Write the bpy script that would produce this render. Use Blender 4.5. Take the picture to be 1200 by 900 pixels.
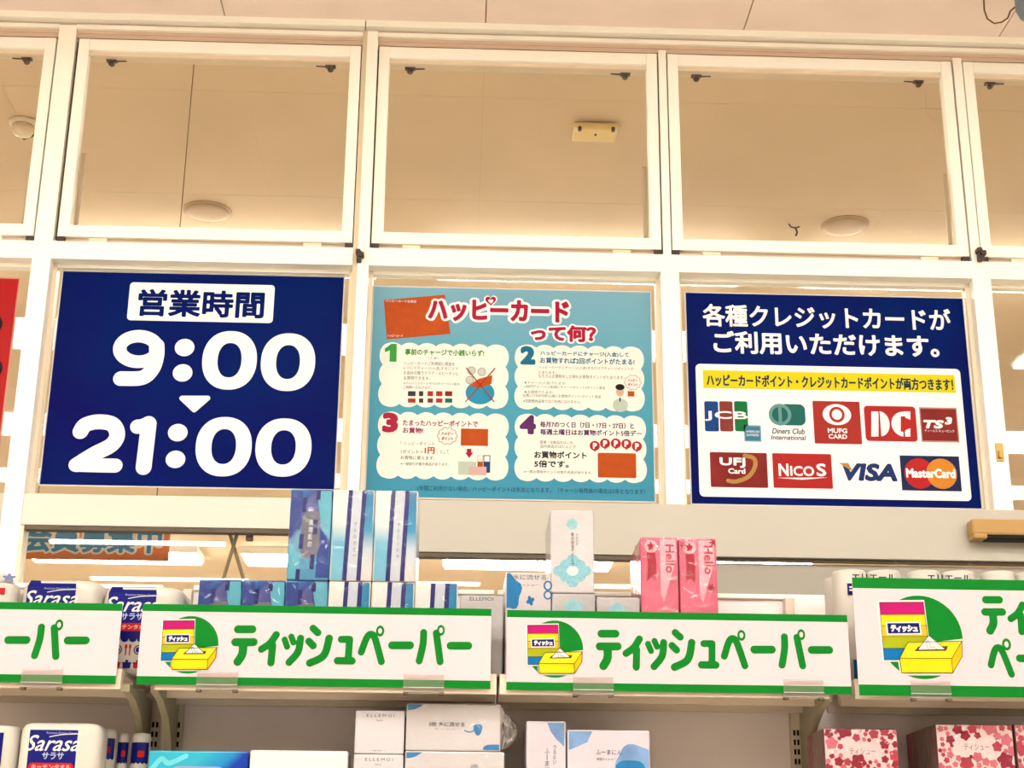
import bpy, bmesh, math, random
import numpy as np
from mathutils import Matrix, Vector
random.seed(7)
for o in list(bpy.data.objects): bpy.data.objects.remove(o)
scene = bpy.context.scene
COL = scene.collection
CZ = 1.5                                   # eye height; all heights below are given relative to the eye

# ------------------------------------------------------------------ camera
F = 1803.0                                 # focal length in pixels of the 1200 px wide frame
PITCH, YAW, ROLL = 0.32876279, 0.0328014, 0.00896674
def cam_axes():
    cp, sp, cy, sy = math.cos(PITCH), math.sin(PITCH), math.cos(YAW), math.sin(YAW)
    f = np.array([sy*cp, cy*cp, sp]); r = np.array([cy, -sy, 0.0]); u = np.cross(r, f)
    return r*math.cos(ROLL)+u*math.sin(ROLL), u*math.cos(ROLL)-r*math.sin(ROLL), f
AR, AU, AF = cam_axes()
cam = bpy.data.cameras.new('camera'); cam.sensor_width = 36; cam.lens = 36*F/1200; cam.clip_start = .05
co = bpy.data.objects.new('camera', cam); COL.objects.link(co)
co.matrix_world = Matrix(((AR[0], AU[0], -AF[0], 0), (AR[1], AU[1], -AF[1], 0), (AR[2], AU[2], -AF[2], CZ), (0, 0, 0, 1)))
scene.camera = co

# ------------------------------------------------------------------ world, exposure
w = bpy.data.worlds.new('world'); scene.world = w; w.use_nodes = True
w.node_tree.nodes['Background'].inputs[0].default_value = (1, .9, .8, 1)
w.node_tree.nodes['Background'].inputs[1].default_value = .03
vs = scene.view_settings
vs.view_transform = 'Standard'; vs.look = 'None'; vs.gamma = 1; vs.use_curve_mapping = False
vs.exposure = 0.75
LAMP_STORE, LAMP_HALL = 16.5, 27.0
LAMP_COLOUR = (1.0, .955, .88)

def at(x, y, Y):
    d = AF + AR*(x-600)/F - AU*(y-450)/F
    return d*(Y/d[1])
def pz(x, y, z):
    d = AF + AR*(x-600)/F - AU*(y-450)/F
    return d*(z/d[2])

# ------------------------------------------------------------------ materials
def lin(c):
    o = []
    for v in c[:3]:
        v = v/255
        o.append(v/12.92 if v <= .04045 else ((v+.055)/1.055)**2.4)
    return (*o, 1)
MC = {}
PAINT = {'white painted frame', 'cream painted rail', 'cream painted rail, cleaner', 'grey beige panel', 'dark brown bronze', 'grey seal and lip shade', 'pinkish beige ceiling board', 'tan hall ceiling board', 'beige shelf steel',
         'grey green bracket steel', 'pale floor vinyl', 'cream wall paint', 'dark joint', 'hall joint', 'tan groove', 'beige inner post', 'shaded bead', 'inner bead', 'shelf back panel', 'hinge metal', 'dull aluminium stay', 'tan rim', 'tan lens', 'yellowed plastic', 'pale plastic dome', 'white poster ink', 'cream cloud print'}
def ink(c): return tuple(v*.56 for v in c[:3])+(1,)          # card and ink reflect about half of what fresh white paint does
def mat(name, rgb, rough=.5, spec=.4, var=.05, scale=12., bump=0., bscale=40., coat=0., metal=0., rgb2=None, grad=None):
    if name in MC: return MC[name]
    m = bpy.data.materials.new(name); m.use_nodes = True; MC[name] = m
    nt = m.node_tree; b = nt.nodes['Principled BSDF']
    b.inputs['Roughness'].default_value = rough; b.inputs['Specular IOR Level'].default_value = spec
    b.inputs['Metallic'].default_value = metal; b.inputs['Coat Weight'].default_value = coat
    b.inputs['Coat Roughness'].default_value = .12
    tc = nt.nodes.new('ShaderNodeTexCoord'); n = nt.nodes.new('ShaderNodeTexNoise')
    n.inputs['Scale'].default_value = scale; n.inputs['Detail'].default_value = 4
    nt.links.new(tc.outputs['Object'], n.inputs['Vector'])
    r = nt.nodes.new('ShaderNodeValToRGB'); c = lin(rgb)
    r.color_ramp.elements[0].position = .3; r.color_ramp.elements[1].position = .7
    c2 = lin(rgb2) if rgb2 else tuple(min(1, v*(1+var)) for v in c[:3])+(1,)
    c1 = c if rgb2 else tuple(v*(1-var) for v in c[:3])+(1,)
    if name not in PAINT:
        c1, c2 = ink(c1), ink(c2); b.inputs['Specular IOR Level'].default_value = spec*.25; b.inputs['Coat Weight'].default_value = coat*.35
    r.color_ramp.elements[0].color = c1; r.color_ramp.elements[1].color = c2
    nt.links.new(n.outputs['Fac'], r.inputs['Fac']); nt.links.new(r.outputs['Color'], b.inputs['Base Color'])
    if bump:
        n2 = nt.nodes.new('ShaderNodeTexNoise'); n2.inputs['Scale'].default_value = bscale; n2.inputs['Detail'].default_value = 3
        nt.links.new(tc.outputs['Object'], n2.inputs['Vector'])
        bp = nt.nodes.new('ShaderNodeBump'); bp.inputs['Strength'].default_value = bump; bp.inputs['Distance'].default_value = .01
        nt.links.new(n2.outputs['Fac'], bp.inputs['Height']); nt.links.new(bp.outputs['Normal'], b.inputs['Normal'])
    return m
def mat_emit(name, col, s):
    m = bpy.data.materials.new(name); m.use_nodes = True; nt = m.node_tree
    b = nt.nodes['Principled BSDF']; b.inputs['Base Color'].default_value = (.9, .9, .9, 1)
    b.inputs['Emission Color'].default_value = (*col, 1); b.inputs['Emission Strength'].default_value = s
    return m
def mat_glass(name, tint=(1, 1, 1), f0=.05, rough=.0, haze=0., hcol=(.9, .9, .9)):
    m = bpy.data.materials.new(name); m.use_nodes = True; nt = m.node_tree
    nt.nodes.remove(nt.nodes['Principled BSDF']); out = nt.nodes['Material Output']
    t = nt.nodes.new('ShaderNodeBsdfTransparent'); t.inputs[0].default_value = (*tint, 1)
    g = nt.nodes.new('ShaderNodeBsdfGlossy'); g.inputs['Roughness'].default_value = rough
    lw = nt.nodes.new('ShaderNodeLayerWeight'); lw.inputs[0].default_value = .5
    p = nt.nodes.new('ShaderNodeMath'); p.operation = 'POWER'; p.inputs[1].default_value = 5
    a = nt.nodes.new('ShaderNodeMath'); a.operation = 'MULTIPLY_ADD'; a.inputs[1].default_value = 1-f0; a.inputs[2].default_value = f0
    mx = nt.nodes.new('ShaderNodeMixShader')
    nt.links.new(lw.outputs['Facing'], p.inputs[0]); nt.links.new(p.outputs[0], a.inputs[0]); nt.links.new(a.outputs[0], mx.inputs[0])
    base = t.outputs[0]
    if haze:
        d = nt.nodes.new('ShaderNodeBsdfDiffuse'); d.inputs[0].default_value = (*hcol, 1)
        m2 = nt.nodes.new('ShaderNodeMixShader'); m2.inputs[0].default_value = haze
        nt.links.new(t.outputs[0], m2.inputs[1]); nt.links.new(d.outputs[0], m2.inputs[2]); base = m2.outputs[0]
    nt.links.new(base, mx.inputs[1]); nt.links.new(g.outputs[0], mx.inputs[2]); nt.links.new(mx.outputs[0], out.inputs[0])
    MC[name] = m
    return m
def mat_print(name, stops, axis='Z', scale=1.0, rough=.3, noise=.0, nscale=6., coat=.0, bump=0., bscale=30., spec=.3, angle=0.):
    """printed colour bands or blends along an object axis (flat print on packaging and posters)"""
    if name in MC: return MC[name]
    m = bpy.data.materials.new(name); m.use_nodes = True; MC[name] = m; nt = m.node_tree; b = nt.nodes['Principled BSDF']
    b.inputs['Roughness'].default_value = rough; b.inputs['Specular IOR Level'].default_value = spec*.25
    b.inputs['Coat Weight'].default_value = coat*.35; b.inputs['Coat Roughness'].default_value = .1
    tc = nt.nodes.new('ShaderNodeTexCoord'); mp = nt.nodes.new('ShaderNodeMapping'); mp.inputs['Rotation'].default_value = (0, angle, 0)
    nt.links.new(tc.outputs['Generated'], mp.inputs['Vector'])
    sx = nt.nodes.new('ShaderNodeSeparateXYZ'); nt.links.new(mp.outputs[0], sx.inputs[0])
    src = sx.outputs[axis]
    if noise:
        n = nt.nodes.new('ShaderNodeTexNoise'); n.inputs['Scale'].default_value = nscale; n.inputs['Detail'].default_value = 2
        nt.links.new(tc.outputs['Object'], n.inputs['Vector'])
        ma = nt.nodes.new('ShaderNodeMath'); ma.operation = 'MULTIPLY_ADD'; ma.inputs[1].default_value = noise
        sb = nt.nodes.new('ShaderNodeMath'); sb.operation = 'SUBTRACT'; sb.inputs[1].default_value = .5
        nt.links.new(n.outputs['Fac'], sb.inputs[0]); nt.links.new(sb.outputs[0], ma.inputs[0]); nt.links.new(src, ma.inputs[2]); src = ma.outputs[0]
    r = nt.nodes.new('ShaderNodeValToRGB'); e = r.color_ramp.elements
    while len(e) < len(stops): e.new(.5)
    for k, (p, c) in enumerate(stops): e[k].position = p; e[k].color = ink(lin(c))
    nt.links.new(src, r.inputs['Fac']); nt.links.new(r.outputs['Color'], b.inputs['Base Color'])
    if bump:
        n2 = nt.nodes.new('ShaderNodeTexNoise'); n2.inputs['Scale'].default_value = bscale; n2.inputs['Detail'].default_value = 3
        nt.links.new(tc.outputs['Object'], n2.inputs['Vector'])
        bp = nt.nodes.new('ShaderNodeBump'); bp.inputs['Strength'].default_value = bump; bp.inputs['Distance'].default_value = .01
        nt.links.new(n2.outputs['Fac'], bp.inputs['Height']); nt.links.new(bp.outputs['Normal'], b.inputs['Normal'])
    return m

# ------------------------------------------------------------------ mesh building
ORG = {}
class MB:
    def __init__(s): s.v = []; s.f = []; s.smooth = False
    def add(s, v, f):
        k = len(s.v); s.v += [tuple(map(float, p)) for p in v]; s.f += [tuple(i+k for i in q) for q in f]; return s
    def box(s, x0, x1, y0, y1, z0, z1, bev=0, seg=2):
        if bev:
            bm = bmesh.new(); bmesh.ops.create_cube(bm, size=1)
            for v in bm.verts: v.co = ((x0+x1)/2+v.co.x*(x1-x0), (y0+y1)/2+v.co.y*(y1-y0), (z0+z1)/2+v.co.z*(z1-z0))
            bmesh.ops.bevel(bm, geom=bm.edges[:], offset=bev, segments=seg, affect='EDGES', profile=.5)
            return s.bm(bm)
        return s.add([(x0,y0,z0),(x1,y0,z0),(x1,y1,z0),(x0,y1,z0),(x0,y0,z1),(x1,y0,z1),(x1,y1,z1),(x0,y1,z1)],
                     [(0,3,2,1),(4,5,6,7),(0,1,5,4),(1,2,6,5),(2,3,7,6),(3,0,4,7)])
    def bm(s, bm):
        bm.verts.index_update()
        s.add([v.co[:] for v in bm.verts], [[v.index for v in f.verts] for f in bm.faces]); bm.free(); return s
    def poly(s, pts, y):                       # flat polygon in a vertical plane facing -Y
        return s.add([(p[0], y, p[1]) for p in pts], [tuple(range(len(pts)))])
    def prism(s, pts, y0, y1):
        n = len(pts); s.add([(p[0], y0, p[1]) for p in pts]+[(p[0], y1, p[1]) for p in pts],
              [tuple(range(n)), tuple(range(2*n-1, n-1, -1))]+[(i, n+i, n+(i+1) % n, (i+1) % n) for i in range(n)]); return s
    def prism_x(s, pts, x0, x1):               # profile (y, z) swept along x
        n = len(pts); s.add([(x0, p[0], p[1]) for p in pts]+[(x1, p[0], p[1]) for p in pts],
              [tuple(range(n)), tuple(range(2*n-1, n-1, -1))]+[(i, n+i, n+(i+1) % n, (i+1) % n) for i in range(n)]); return s
    def ell(s, cx, cz, rx, rz, y, n=28, a0=0, a1=2*math.pi):
        return s.poly([(cx+rx*math.cos(a0+(a1-a0)*i/n), cz+rz*math.sin(a0+(a1-a0)*i/n)) for i in range(n + (0 if a1-a0 > 6.28 else 1))], y)
    def ring(s, cx, cz, rx, rz, ix, iz, y, n=32, a0=0, a1=2*math.pi):
        v = []
        for i in range(n+1):
            a = a0+(a1-a0)*i/n
            v += [(cx+rx*math.cos(a), y, cz+rz*math.sin(a)), (cx+ix*math.cos(a), y, cz+iz*math.sin(a))]
        return s.add(v, [(2*i, 2*i+2, 2*i+3, 2*i+1) for i in range(n)])
    def stroke(s, pts, w, y, n=10, smooth=True):
        pts = [tuple(p) for p in pts]
        if smooth and len(pts) > 2: pts = spline(pts)
        s.k = getattr(s, 'k', 0)+1; y = y-(s.k % 12)*2.5e-5     # crossing strokes lie on one another like ink
        r = w/2; L_, R_ = [], []; N = len(pts)
        for i, p in enumerate(pts):
            a, b = pts[max(i-1, 0)], pts[min(i+1, N-1)]; dx, dz = b[0]-a[0], b[1]-a[1]; d = math.hypot(dx, dz) or 1e-9
            L_.append((p[0]-dz/d*r, p[1]+dx/d*r)); R_.append((p[0]+dz/d*r, p[1]-dx/d*r))
        def cap(p, q):
            ang = math.atan2(q[1]-p[1], q[0]-p[0]); return [(p[0]+r*math.cos(ang-math.pi*i/6), p[1]+r*math.sin(ang-math.pi*i/6)) for i in range(1, 6)]
        s.poly(cap(pts[0], R_[0])[::1], y) if False else None
        end, start = cap(pts[-1], L_[-1]), cap(pts[0], R_[0])
        for i in range(N-1): s.poly([L_[i], R_[i], R_[i+1], L_[i+1]], y)
        s.poly([L_[-1]]+end+[R_[-1]], y); s.poly([R_[0]]+start+[L_[0]], y)
        return s
    def tube(s, pts, r, n=8):
        pts = [Vector(p) for p in pts]; k0 = len(s.v); ref = None
        for i, p in enumerate(pts):
            t = (pts[min(i+1, len(pts)-1)]-pts[max(i-1, 0)]).normalized()
            a = t.orthogonal().normalized() if ref is None else (ref-t*ref.dot(t)).normalized()
            ref = a; b = t.cross(a); rr = r[i] if isinstance(r, (list, tuple)) else r
            s.v += [tuple(p+a*rr*math.cos(2*math.pi*j/n)+b*rr*math.sin(2*math.pi*j/n)) for j in range(n)]
        for i in range(len(pts)-1):
            for j in range(n):
                q = (j+1) % n; s.f.append((k0+i*n+j, k0+i*n+q, k0+(i+1)*n+q, k0+(i+1)*n+j))
        s.f.append(tuple(k0+j for j in range(n-1, -1, -1))); s.f.append(tuple(k0+(len(pts)-1)*n+j for j in range(n))); return s
    def lathe(s, cx, cy, prof, n=24):          # profile (r, z) about the vertical
        k0 = len(s.v)
        for r, z in prof: s.v += [(cx+r*math.cos(2*math.pi*j/n), cy+r*math.sin(2*math.pi*j/n), z) for j in range(n)]
        for i in range(len(prof)-1):
            for j in range(n):
                q = (j+1) % n; s.f.append((k0+i*n+j, k0+i*n+q, k0+(i+1)*n+q, k0+(i+1)*n+j))
        s.f.append(tuple(k0+j for j in range(n-1, -1, -1))); s.f.append(tuple(k0+(len(prof)-1)*n+j for j in range(n))); return s
def sdf_fill(mb, fn, x0, x1, z0, z1, cell, y):
    """fill the region fn > 0 of a vertical plane with clean, non-overlapping cells (marching squares)"""
    nx, nz = max(2, int(math.ceil((x1-x0)/cell))), max(2, int(math.ceil((z1-z0)/cell)))
    X = np.linspace(x0, x1, nx+1); Z = np.linspace(z0, z1, nz+1)
    GX, GZ = np.meshgrid(X, Z); G = fn(GX.ravel(), GZ.ravel()).reshape(GX.shape)
    G[0, :] = np.minimum(G[0, :], -1e-9); G[-1, :] = np.minimum(G[-1, :], -1e-9); G[:, 0] = np.minimum(G[:, 0], -1e-9); G[:, -1] = np.minimum(G[:, -1], -1e-9)
    I = G > 0; n4 = I[:-1, :-1].astype(int)+I[1:, :-1]+I[:-1, 1:]+I[1:, 1:]
    for j in range(nz):
        i = 0; row = n4[j]
        while i < nx:
            if row[i] == 4:
                k = i
                while k < nx and row[k] == 4: k += 1
                mb.poly([(X[i], Z[j]), (X[k], Z[j]), (X[k], Z[j+1]), (X[i], Z[j+1])], y); i = k; continue
            if row[i]:
                c = [(X[i], Z[j], G[j, i]), (X[i+1], Z[j], G[j, i+1]), (X[i+1], Z[j+1], G[j+1, i+1]), (X[i], Z[j+1], G[j+1, i])]; P = []
                for a, b in zip(c, c[1:]+c[:1]):
                    if a[2] > 0: P.append((a[0], a[1]))
                    if (a[2] > 0) != (b[2] > 0):
                        t = a[2]/(a[2]-b[2]); P.append((a[0]+(b[0]-a[0])*t, a[1]+(b[1]-a[1])*t))
                if len(P) > 2: mb.poly(P, y)
            i += 1
    return mb
def seg_dist(x, z, A, B):
    """distance from points to the nearest of many segments"""
    D = np.full(x.shape, 1e9); A = np.asarray(A, float); B = np.asarray(B, float); d = B-A; L = (d**2).sum(1)+1e-18
    for k in range(0, len(x), 4000):
        px, pz_ = x[k:k+4000, None]-A[None, :, 0], z[k:k+4000, None]-A[None, :, 1]
        t = np.clip((px*d[None, :, 0]+pz_*d[None, :, 1])/L[None], 0, 1)
        D[k:k+4000] = np.sqrt(((px-t*d[None, :, 0])**2+(pz_-t*d[None, :, 1])**2).min(1))
    return D
def inside(x, z, A, B):
    r = np.zeros(x.shape, bool); A = np.asarray(A, float); B = np.asarray(B, float)
    for k in range(0, len(x), 4000):
        px, pz_ = x[k:k+4000, None], z[k:k+4000, None]
        c = (A[None, :, 1] > pz_) != (B[None, :, 1] > pz_)
        xi = A[None, :, 0]+(pz_-A[None, :, 1])*(B[None, :, 0]-A[None, :, 0])/np.where(B[None, :, 1] == A[None, :, 1], 1e-12, B[None, :, 1]-A[None, :, 1])
        r[k:k+4000] = ((c & (px < xi)).sum(1) % 2) == 1
    return r
def strokes(mb, lst, y, cell=None):
    """union of round-ended strokes [(points, width), ...]"""
    S_ = []; wmin = min(w for _, w in lst)
    for pts, w in lst:
        p = spline(pts) if len(pts) > 2 else [tuple(q) for q in pts]
        S_.append((np.array(p[:-1], float), np.array(p[1:], float), w/2))
    al = np.vstack([np.vstack((a-r, a+r, b-r, b+r)) for a, b, r in S_]); lo, hi = al.min(0), al.max(0); c = cell or wmin/9
    fn = lambda x, z: np.max([r-seg_dist(x, z, a, b) for a, b, r in S_], axis=0)
    return sdf_fill(mb, fn, lo[0]-c, hi[0]+c, lo[1]-c, hi[1]+c, c, y)
def spline(p, n=7):
    q = []; P = [p[0]]+list(p)+[p[-1]]
    for i in range(1, len(P)-2):
        a, b, c, d = P[i-1], P[i], P[i+1], P[i+2]
        for k in range(n):
            t = k/n
            q.append(tuple(.5*((2*b[j])+(c[j]-a[j])*t+(2*a[j]-5*b[j]+4*c[j]-d[j])*t*t+(3*b[j]-a[j]-3*c[j]+d[j])*t**3) for j in (0, 1)))
    q.append(tuple(p[-1])); return q
def rrect(x0, x1, z0, z1, r, n=6):
    o = []
    for cx, cz, a in ((x1-r, z1-r, 0), (x0+r, z1-r, 90), (x0+r, z0+r, 180), (x1-r, z0+r, 270)):
        for i in range(n+1):
            t = math.radians(a+90*i/n); o.append((cx+r*math.cos(t), cz+r*math.sin(t)))
    return o
def tag(o, label=None, cat=None, group=None, kind=None):
    if label: o['label'] = label
    if cat: o['category'] = cat
    if group: o['group'] = group
    if kind: o['kind'] = kind
    return o
def empty(name, loc, label=None, cat=None, group=None, kind=None):
    o = bpy.data.objects.new(name, None); COL.objects.link(o); o.empty_display_size = .05
    o.location = (loc[0], loc[1], loc[2]+CZ); ORG[o] = tuple(loc)
    return tag(o, label, cat, group, kind)
def build(name, mb, m, parent=None, smooth=False, **kw):
    if parent is not None: org = ORG[parent]
    else:
        V = np.array(mb.v); lo, hi = V.min(0), V.max(0); org = ((lo[0]+hi[0])/2, (lo[1]+hi[1])/2, lo[2])
    me = bpy.data.meshes.new(name)
    me.from_pydata([(v[0]-org[0], v[1]-org[1], v[2]-org[2]) for v in mb.v], [], mb.f); me.update()
    if smooth: me.polygons.foreach_set('use_smooth', [True]*len(me.polygons))
    me.materials.append(m)
    o = bpy.data.objects.new(name, me); COL.objects.link(o); ORG[o] = org
    if parent is None: o.location = (org[0], org[1], org[2]+CZ)
    else: o.parent = parent
    return tag(o, **kw)

# ------------------------------------------------------------------ lettering
TC = {}
def glyphs(s):
    if s in TC: return TC[s]
    cu = bpy.data.curves.new('lettering', 'FONT'); cu.body = s; cu.resolution_u = 3; cu.fill_mode = 'FRONT'
    ob = bpy.data.objects.new('lettering', cu); COL.objects.link(ob)
    dg = bpy.context.evaluated_depsgraph_get(); dg.update()
    me = bpy.data.meshes.new_from_object(ob.evaluated_get(dg))
    V = np.array([v.co[:2] for v in me.vertices]); fs = [tuple(p.vertices) for p in me.polygons]
    cnt = {}
    for f in fs:
        for a, b in zip(f, f[1:]+f[:1]): cnt[(min(a, b), max(a, b))] = cnt.get((min(a, b), max(a, b)), 0)+1
    ed = [e for e, c in cnt.items() if c == 1]
    bpy.data.objects.remove(ob); bpy.data.curves.remove(cu); bpy.data.meshes.remove(me)
    TC[s] = (V, fs, ed); return TC[s]
def put_text(mb, s, x0, x1, z0, z1, y, bold=0., shear=0., res=36):
    """lettering filling a rectangle of a vertical plane; bold = stroke gain as a share of the height, rounded"""
    V, fs, ed = glyphs(s); V = V.copy()
    if shear: V[:, 0] += V[:, 1]*shear
    lo, hi = V.min(0), V.max(0); b = bold*(z1-z0)
    ax0, ax1, az0, az1 = x0+b, x1-b, z0+b, z1-b
    U = np.empty_like(V)
    U[:, 0] = ax0+(V[:, 0]-lo[0])/max(hi[0]-lo[0], 1e-6)*(ax1-ax0)
    U[:, 1] = az0+(V[:, 1]-lo[1])/max(hi[1]-lo[1], 1e-6)*(az1-az0)
    if not b: return mb.add([(p[0], y, p[1]) for p in U], fs)
    A = U[[e[0] for e in ed]]; B = U[[e[1] for e in ed]]; cell = (z1-z0)/res
    def fn(x, z):
        d = seg_dist(x, z, A, B); return np.where(inside(x, z, A, B), d+b, b-d)
    return sdf_fill(mb, fn, x0-cell, x1+cell, z0-cell, z1+cell, cell, y)
def vert_text(mb, s, x0, x1, z1, step, y):
    for k, ch in enumerate(s):
        zt_, zb_ = z1-step*k, z1-step*(k+.85)
        if ch == 'ー': mb.poly([((x0*.6+x1*.4), zb_), ((x0*.45+x1*.55), zb_), ((x0*.45+x1*.55), zt_), ((x0*.6+x1*.4), zt_)], y)
        else: put_text(mb, ch, x0, x1, zb_, zt_, y)
    return mb
def pbox(b, Y):                                # rectangle of a vertical plane from where its edges show in the photo
    x0, y0, x1, y1 = b; cx, cy = (x0+x1)/2, (y0+y1)/2
    return at(x0, cy, Y)[0], at(x1, cy, Y)[0], at(cx, y1, Y)[2], at(cx, y0, Y)[2]
class Sheet:
    """print on a flat sheet standing at depth Y; layers lie fractions of a millimetre in front of it"""
    def __init__(s, parent, Y): s.p = parent; s.Y = Y
    def y(s, lay): return s.Y-.0004*lay
    def pt(s, x, y): q = at(x, y, s.Y); return (q[0], q[2])
    def text(s, name, txt, b, m, lay=2, bold=0., shear=0., **kw):
        return build(name, put_text(MB(), txt, *pbox(b, s.Y), s.y(lay), bold, shear), m, s.p, **kw)
    def lines(s, name, rows, m, lay=2, bold=0., **kw):
        for txt, b in rows: build(name, put_text(MB(), txt, *pbox(b, s.Y), s.y(lay), bold), m, s.p, **kw)
    def rect(s, name, b, m, lay=1, r=0., **kw):
        x0, x1, z0, z1 = pbox(b, s.Y); mb = MB()
        mb.poly(rrect(x0, x1, z0, z1, r) if r else [(x0, z0), (x1, z0), (x1, z1), (x0, z1)], s.y(lay))
        return build(name, mb, m, s.p, **kw)
    def poly(s, name, pts, m, lay=1, **kw): return build(name, MB().poly([s.pt(*p) for p in pts], s.y(lay)), m, s.p, **kw)
    def disc(s, name, x, y, rx, ry, m, lay=1, **kw):
        x0, x1, z0, z1 = pbox((x-rx, y-ry, x+rx, y+ry), s.Y)
        return build(name, MB().ell((x0+x1)/2, (z0+z1)/2, (x1-x0)/2, (z1-z0)/2, s.y(lay)), m, s.p, **kw)

# ================================================================== palette
WHITE = mat('white painted frame', (238, 234, 222), .45, .4, .015, 3)
RAILM = mat('cream painted rail', (176, 172, 160), .5, .3, .02, 2)
PANELM = mat('grey beige panel', (154, 149, 138), .55, .3, .02, 2)
DARK = mat('dark brown bronze', (52, 34, 24), .5, .4, .3, 60)
SEAL_SHADE = mat('grey seal and lip shade', (92, 82, 70), .7, .2, .1, 20)
CEILM = mat('pinkish beige ceiling board', (234, 216, 206), .8, .15, .03, 4)
HALLC = mat('tan hall ceiling board', (210, 186, 154), .75, .2, .06, 1.2)
PAPERW = mat('white paper print', (250, 248, 244), .45, .3, .02, 5)
GREEN = mat('green print', (8, 136, 40), .4, .3, .04, 8)
BLACK = mat('black print', (24, 24, 26), .5, .3, .05, 20)
NAVY = mat('navy print', (18, 26, 110), .35, .35, .08, 8)
STEEL = mat('beige shelf steel', (196, 182, 164), .5, .4, .02, 5)
STEELD = mat('grey green bracket steel', (150, 142, 118), .5, .4, .04, 8)
GLASS = mat_glass('window glass', (.97, .97, .95), .045)
ACRYL = mat_glass('clear acrylic', (.95, .94, .93), .05, .03, .03, (.8, .76, .72))
ACRE = mat_glass('clear acrylic edge', (.8, .78, .76), .1, .1, .45, (.7, .66, .64))

# ================================================================== room shell
WY = 4.6                                       # front face of the window wall
CEIL = 2.866
HALL = 2.95
floor = build('floor', MB().box(-6, 6, -6.5, 16, -1.55, -1.5), mat('pale floor vinyl', (206, 198, 184), .35, .4, .04, 2), kind='structure')
for nm, b in (('wall_left', (-6.1, -6, -6.5, 16)), ('wall_right', (6, 6.1, -6.5, 16)), ('wall_rear', (-6.1, 6.1, -6.6, -6.5)), ('wall_far', (-6.1, 6.1, 16, 16.1))):
    build(nm, MB().box(*b, -1.55, 3.1), mat('cream wall paint', (232, 222, 206), .7, .2, .02, 1.5), kind='structure')
cl = empty('ceiling', (0, 0, CEIL), kind='structure')
build('backing', MB().box(-6, 6, -6.5, 4.72, CEIL+.012, CEIL+.06), mat('dark joint', (120, 98, 84), .9, .1), cl)
px = [.049+.887*k for k in range(-7, 8)]
for a, b in zip(px, px[1:]):
    for c, d in ((2.94, 4.598), (1.14, 2.94), (-.66, 1.14), (-6.5, -.66)):
        build('panel', MB().box(a+.002, b-.002, c+.002, d-.002, CEIL, CEIL+.014), CEILM, cl)
hc = empty('ceiling', (0, 9, HALL), kind='structure')
build('backing', MB().box(-6, 6, 4.72, 16, HALL+.004, HALL+.06), mat('hall joint', (200, 176, 144), .8, .15), hc)
hx = [.036+1.82*k for k in range(-4, 5)]
for a, b in zip(hx, hx[1:]):
    for k in range(12):
        y0 = 4.72 if k == 0 else 5.243+.91*(k-1)
        y1 = 5.243+.91*k if k < 11 else 16
        build('panel', MB().box(max(a, -6)+.0003, min(b, 6)-.0003, y0+.001, y1-.001, HALL, HALL+.014), HALLC, hc)

# ------------------------------------------------------------------ window wall
wf = empty('wall_front', (0, WY, -1.5), kind='structure')
M1, M2, M3, M4 = (-1.395, -1.336), (-.369, -.316), (.632, .691), (1.657, 1.716)
M3U, M4U = (.642, .668), (1.66, 1.69)
TR0, TR1, HEAD, SILL = 1.966, 2.027, 2.783, 1.188
XL, XR = -6, 6
build('mullion', MB().box(*M1, WY, WY+.1, -1.5, 2.826), WHITE, wf)
build('mullion', MB().box(-.352, M2[1], WY-.012, WY+.1, SILL, 2.826), WHITE, wf)
build('mullion', MB().box(M2[0], -.352, WY+.004, WY+.1, SILL, 2.832), mat('beige inner post', (206, 190, 162), .5, .3, .02, 4), wf)
build('mullion', MB().box(*M3, WY, WY+.1, SILL-.018, TR0), WHITE, wf)
build('mullion', MB().box(*M4, WY, WY+.1, SILL-.018, TR0), WHITE, wf)
build('mullion', MB().box(*M3U, WY, WY+.1, TR1, HEAD+.006), WHITE, wf)
build('mullion', MB().box(*M4U, WY, WY+.1, TR1, HEAD+.006), WHITE, wf)
for a, b in ((XL, M1[0]), (M1[1], M2[0]), (M2[1], XR)):
    build('transom', MB().box(a, b, WY-(.0 if a != M2[1] else .001), WY+.1, TR0, TR1), WHITE, wf)
# head mouldings under the ceiling
for a, b in ((XL, -.362), (-.358, XR)):
    build('head_moulding', MB().prism_x([(WY-.018, CEIL), (WY-.018, 2.842), (WY+.02, 2.838), (WY+.02, CEIL)], a, b), WHITE, wf)
build('head_groove', MB().box(XL, XR, WY+.008, WY+.1, 2.80, 2.845), mat('tan groove', (200, 176, 156), .6, .3, .02, 4), wf)
for a, b in ((XL, M1[0]), (M1[1], M2[0]), (M2[1], XR)):
    build('head_rail', MB().box(a, b, WY-.004, WY+.03, 2.812, 2.827), WHITE, wf)
    build('head_stop', MB().box(a, b, WY+.012, WY+.1, HEAD+.002, 2.81), mat('tan groove', (206, 178, 152)), wf)  # shadow of the recess put into the tan of the stop
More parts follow.
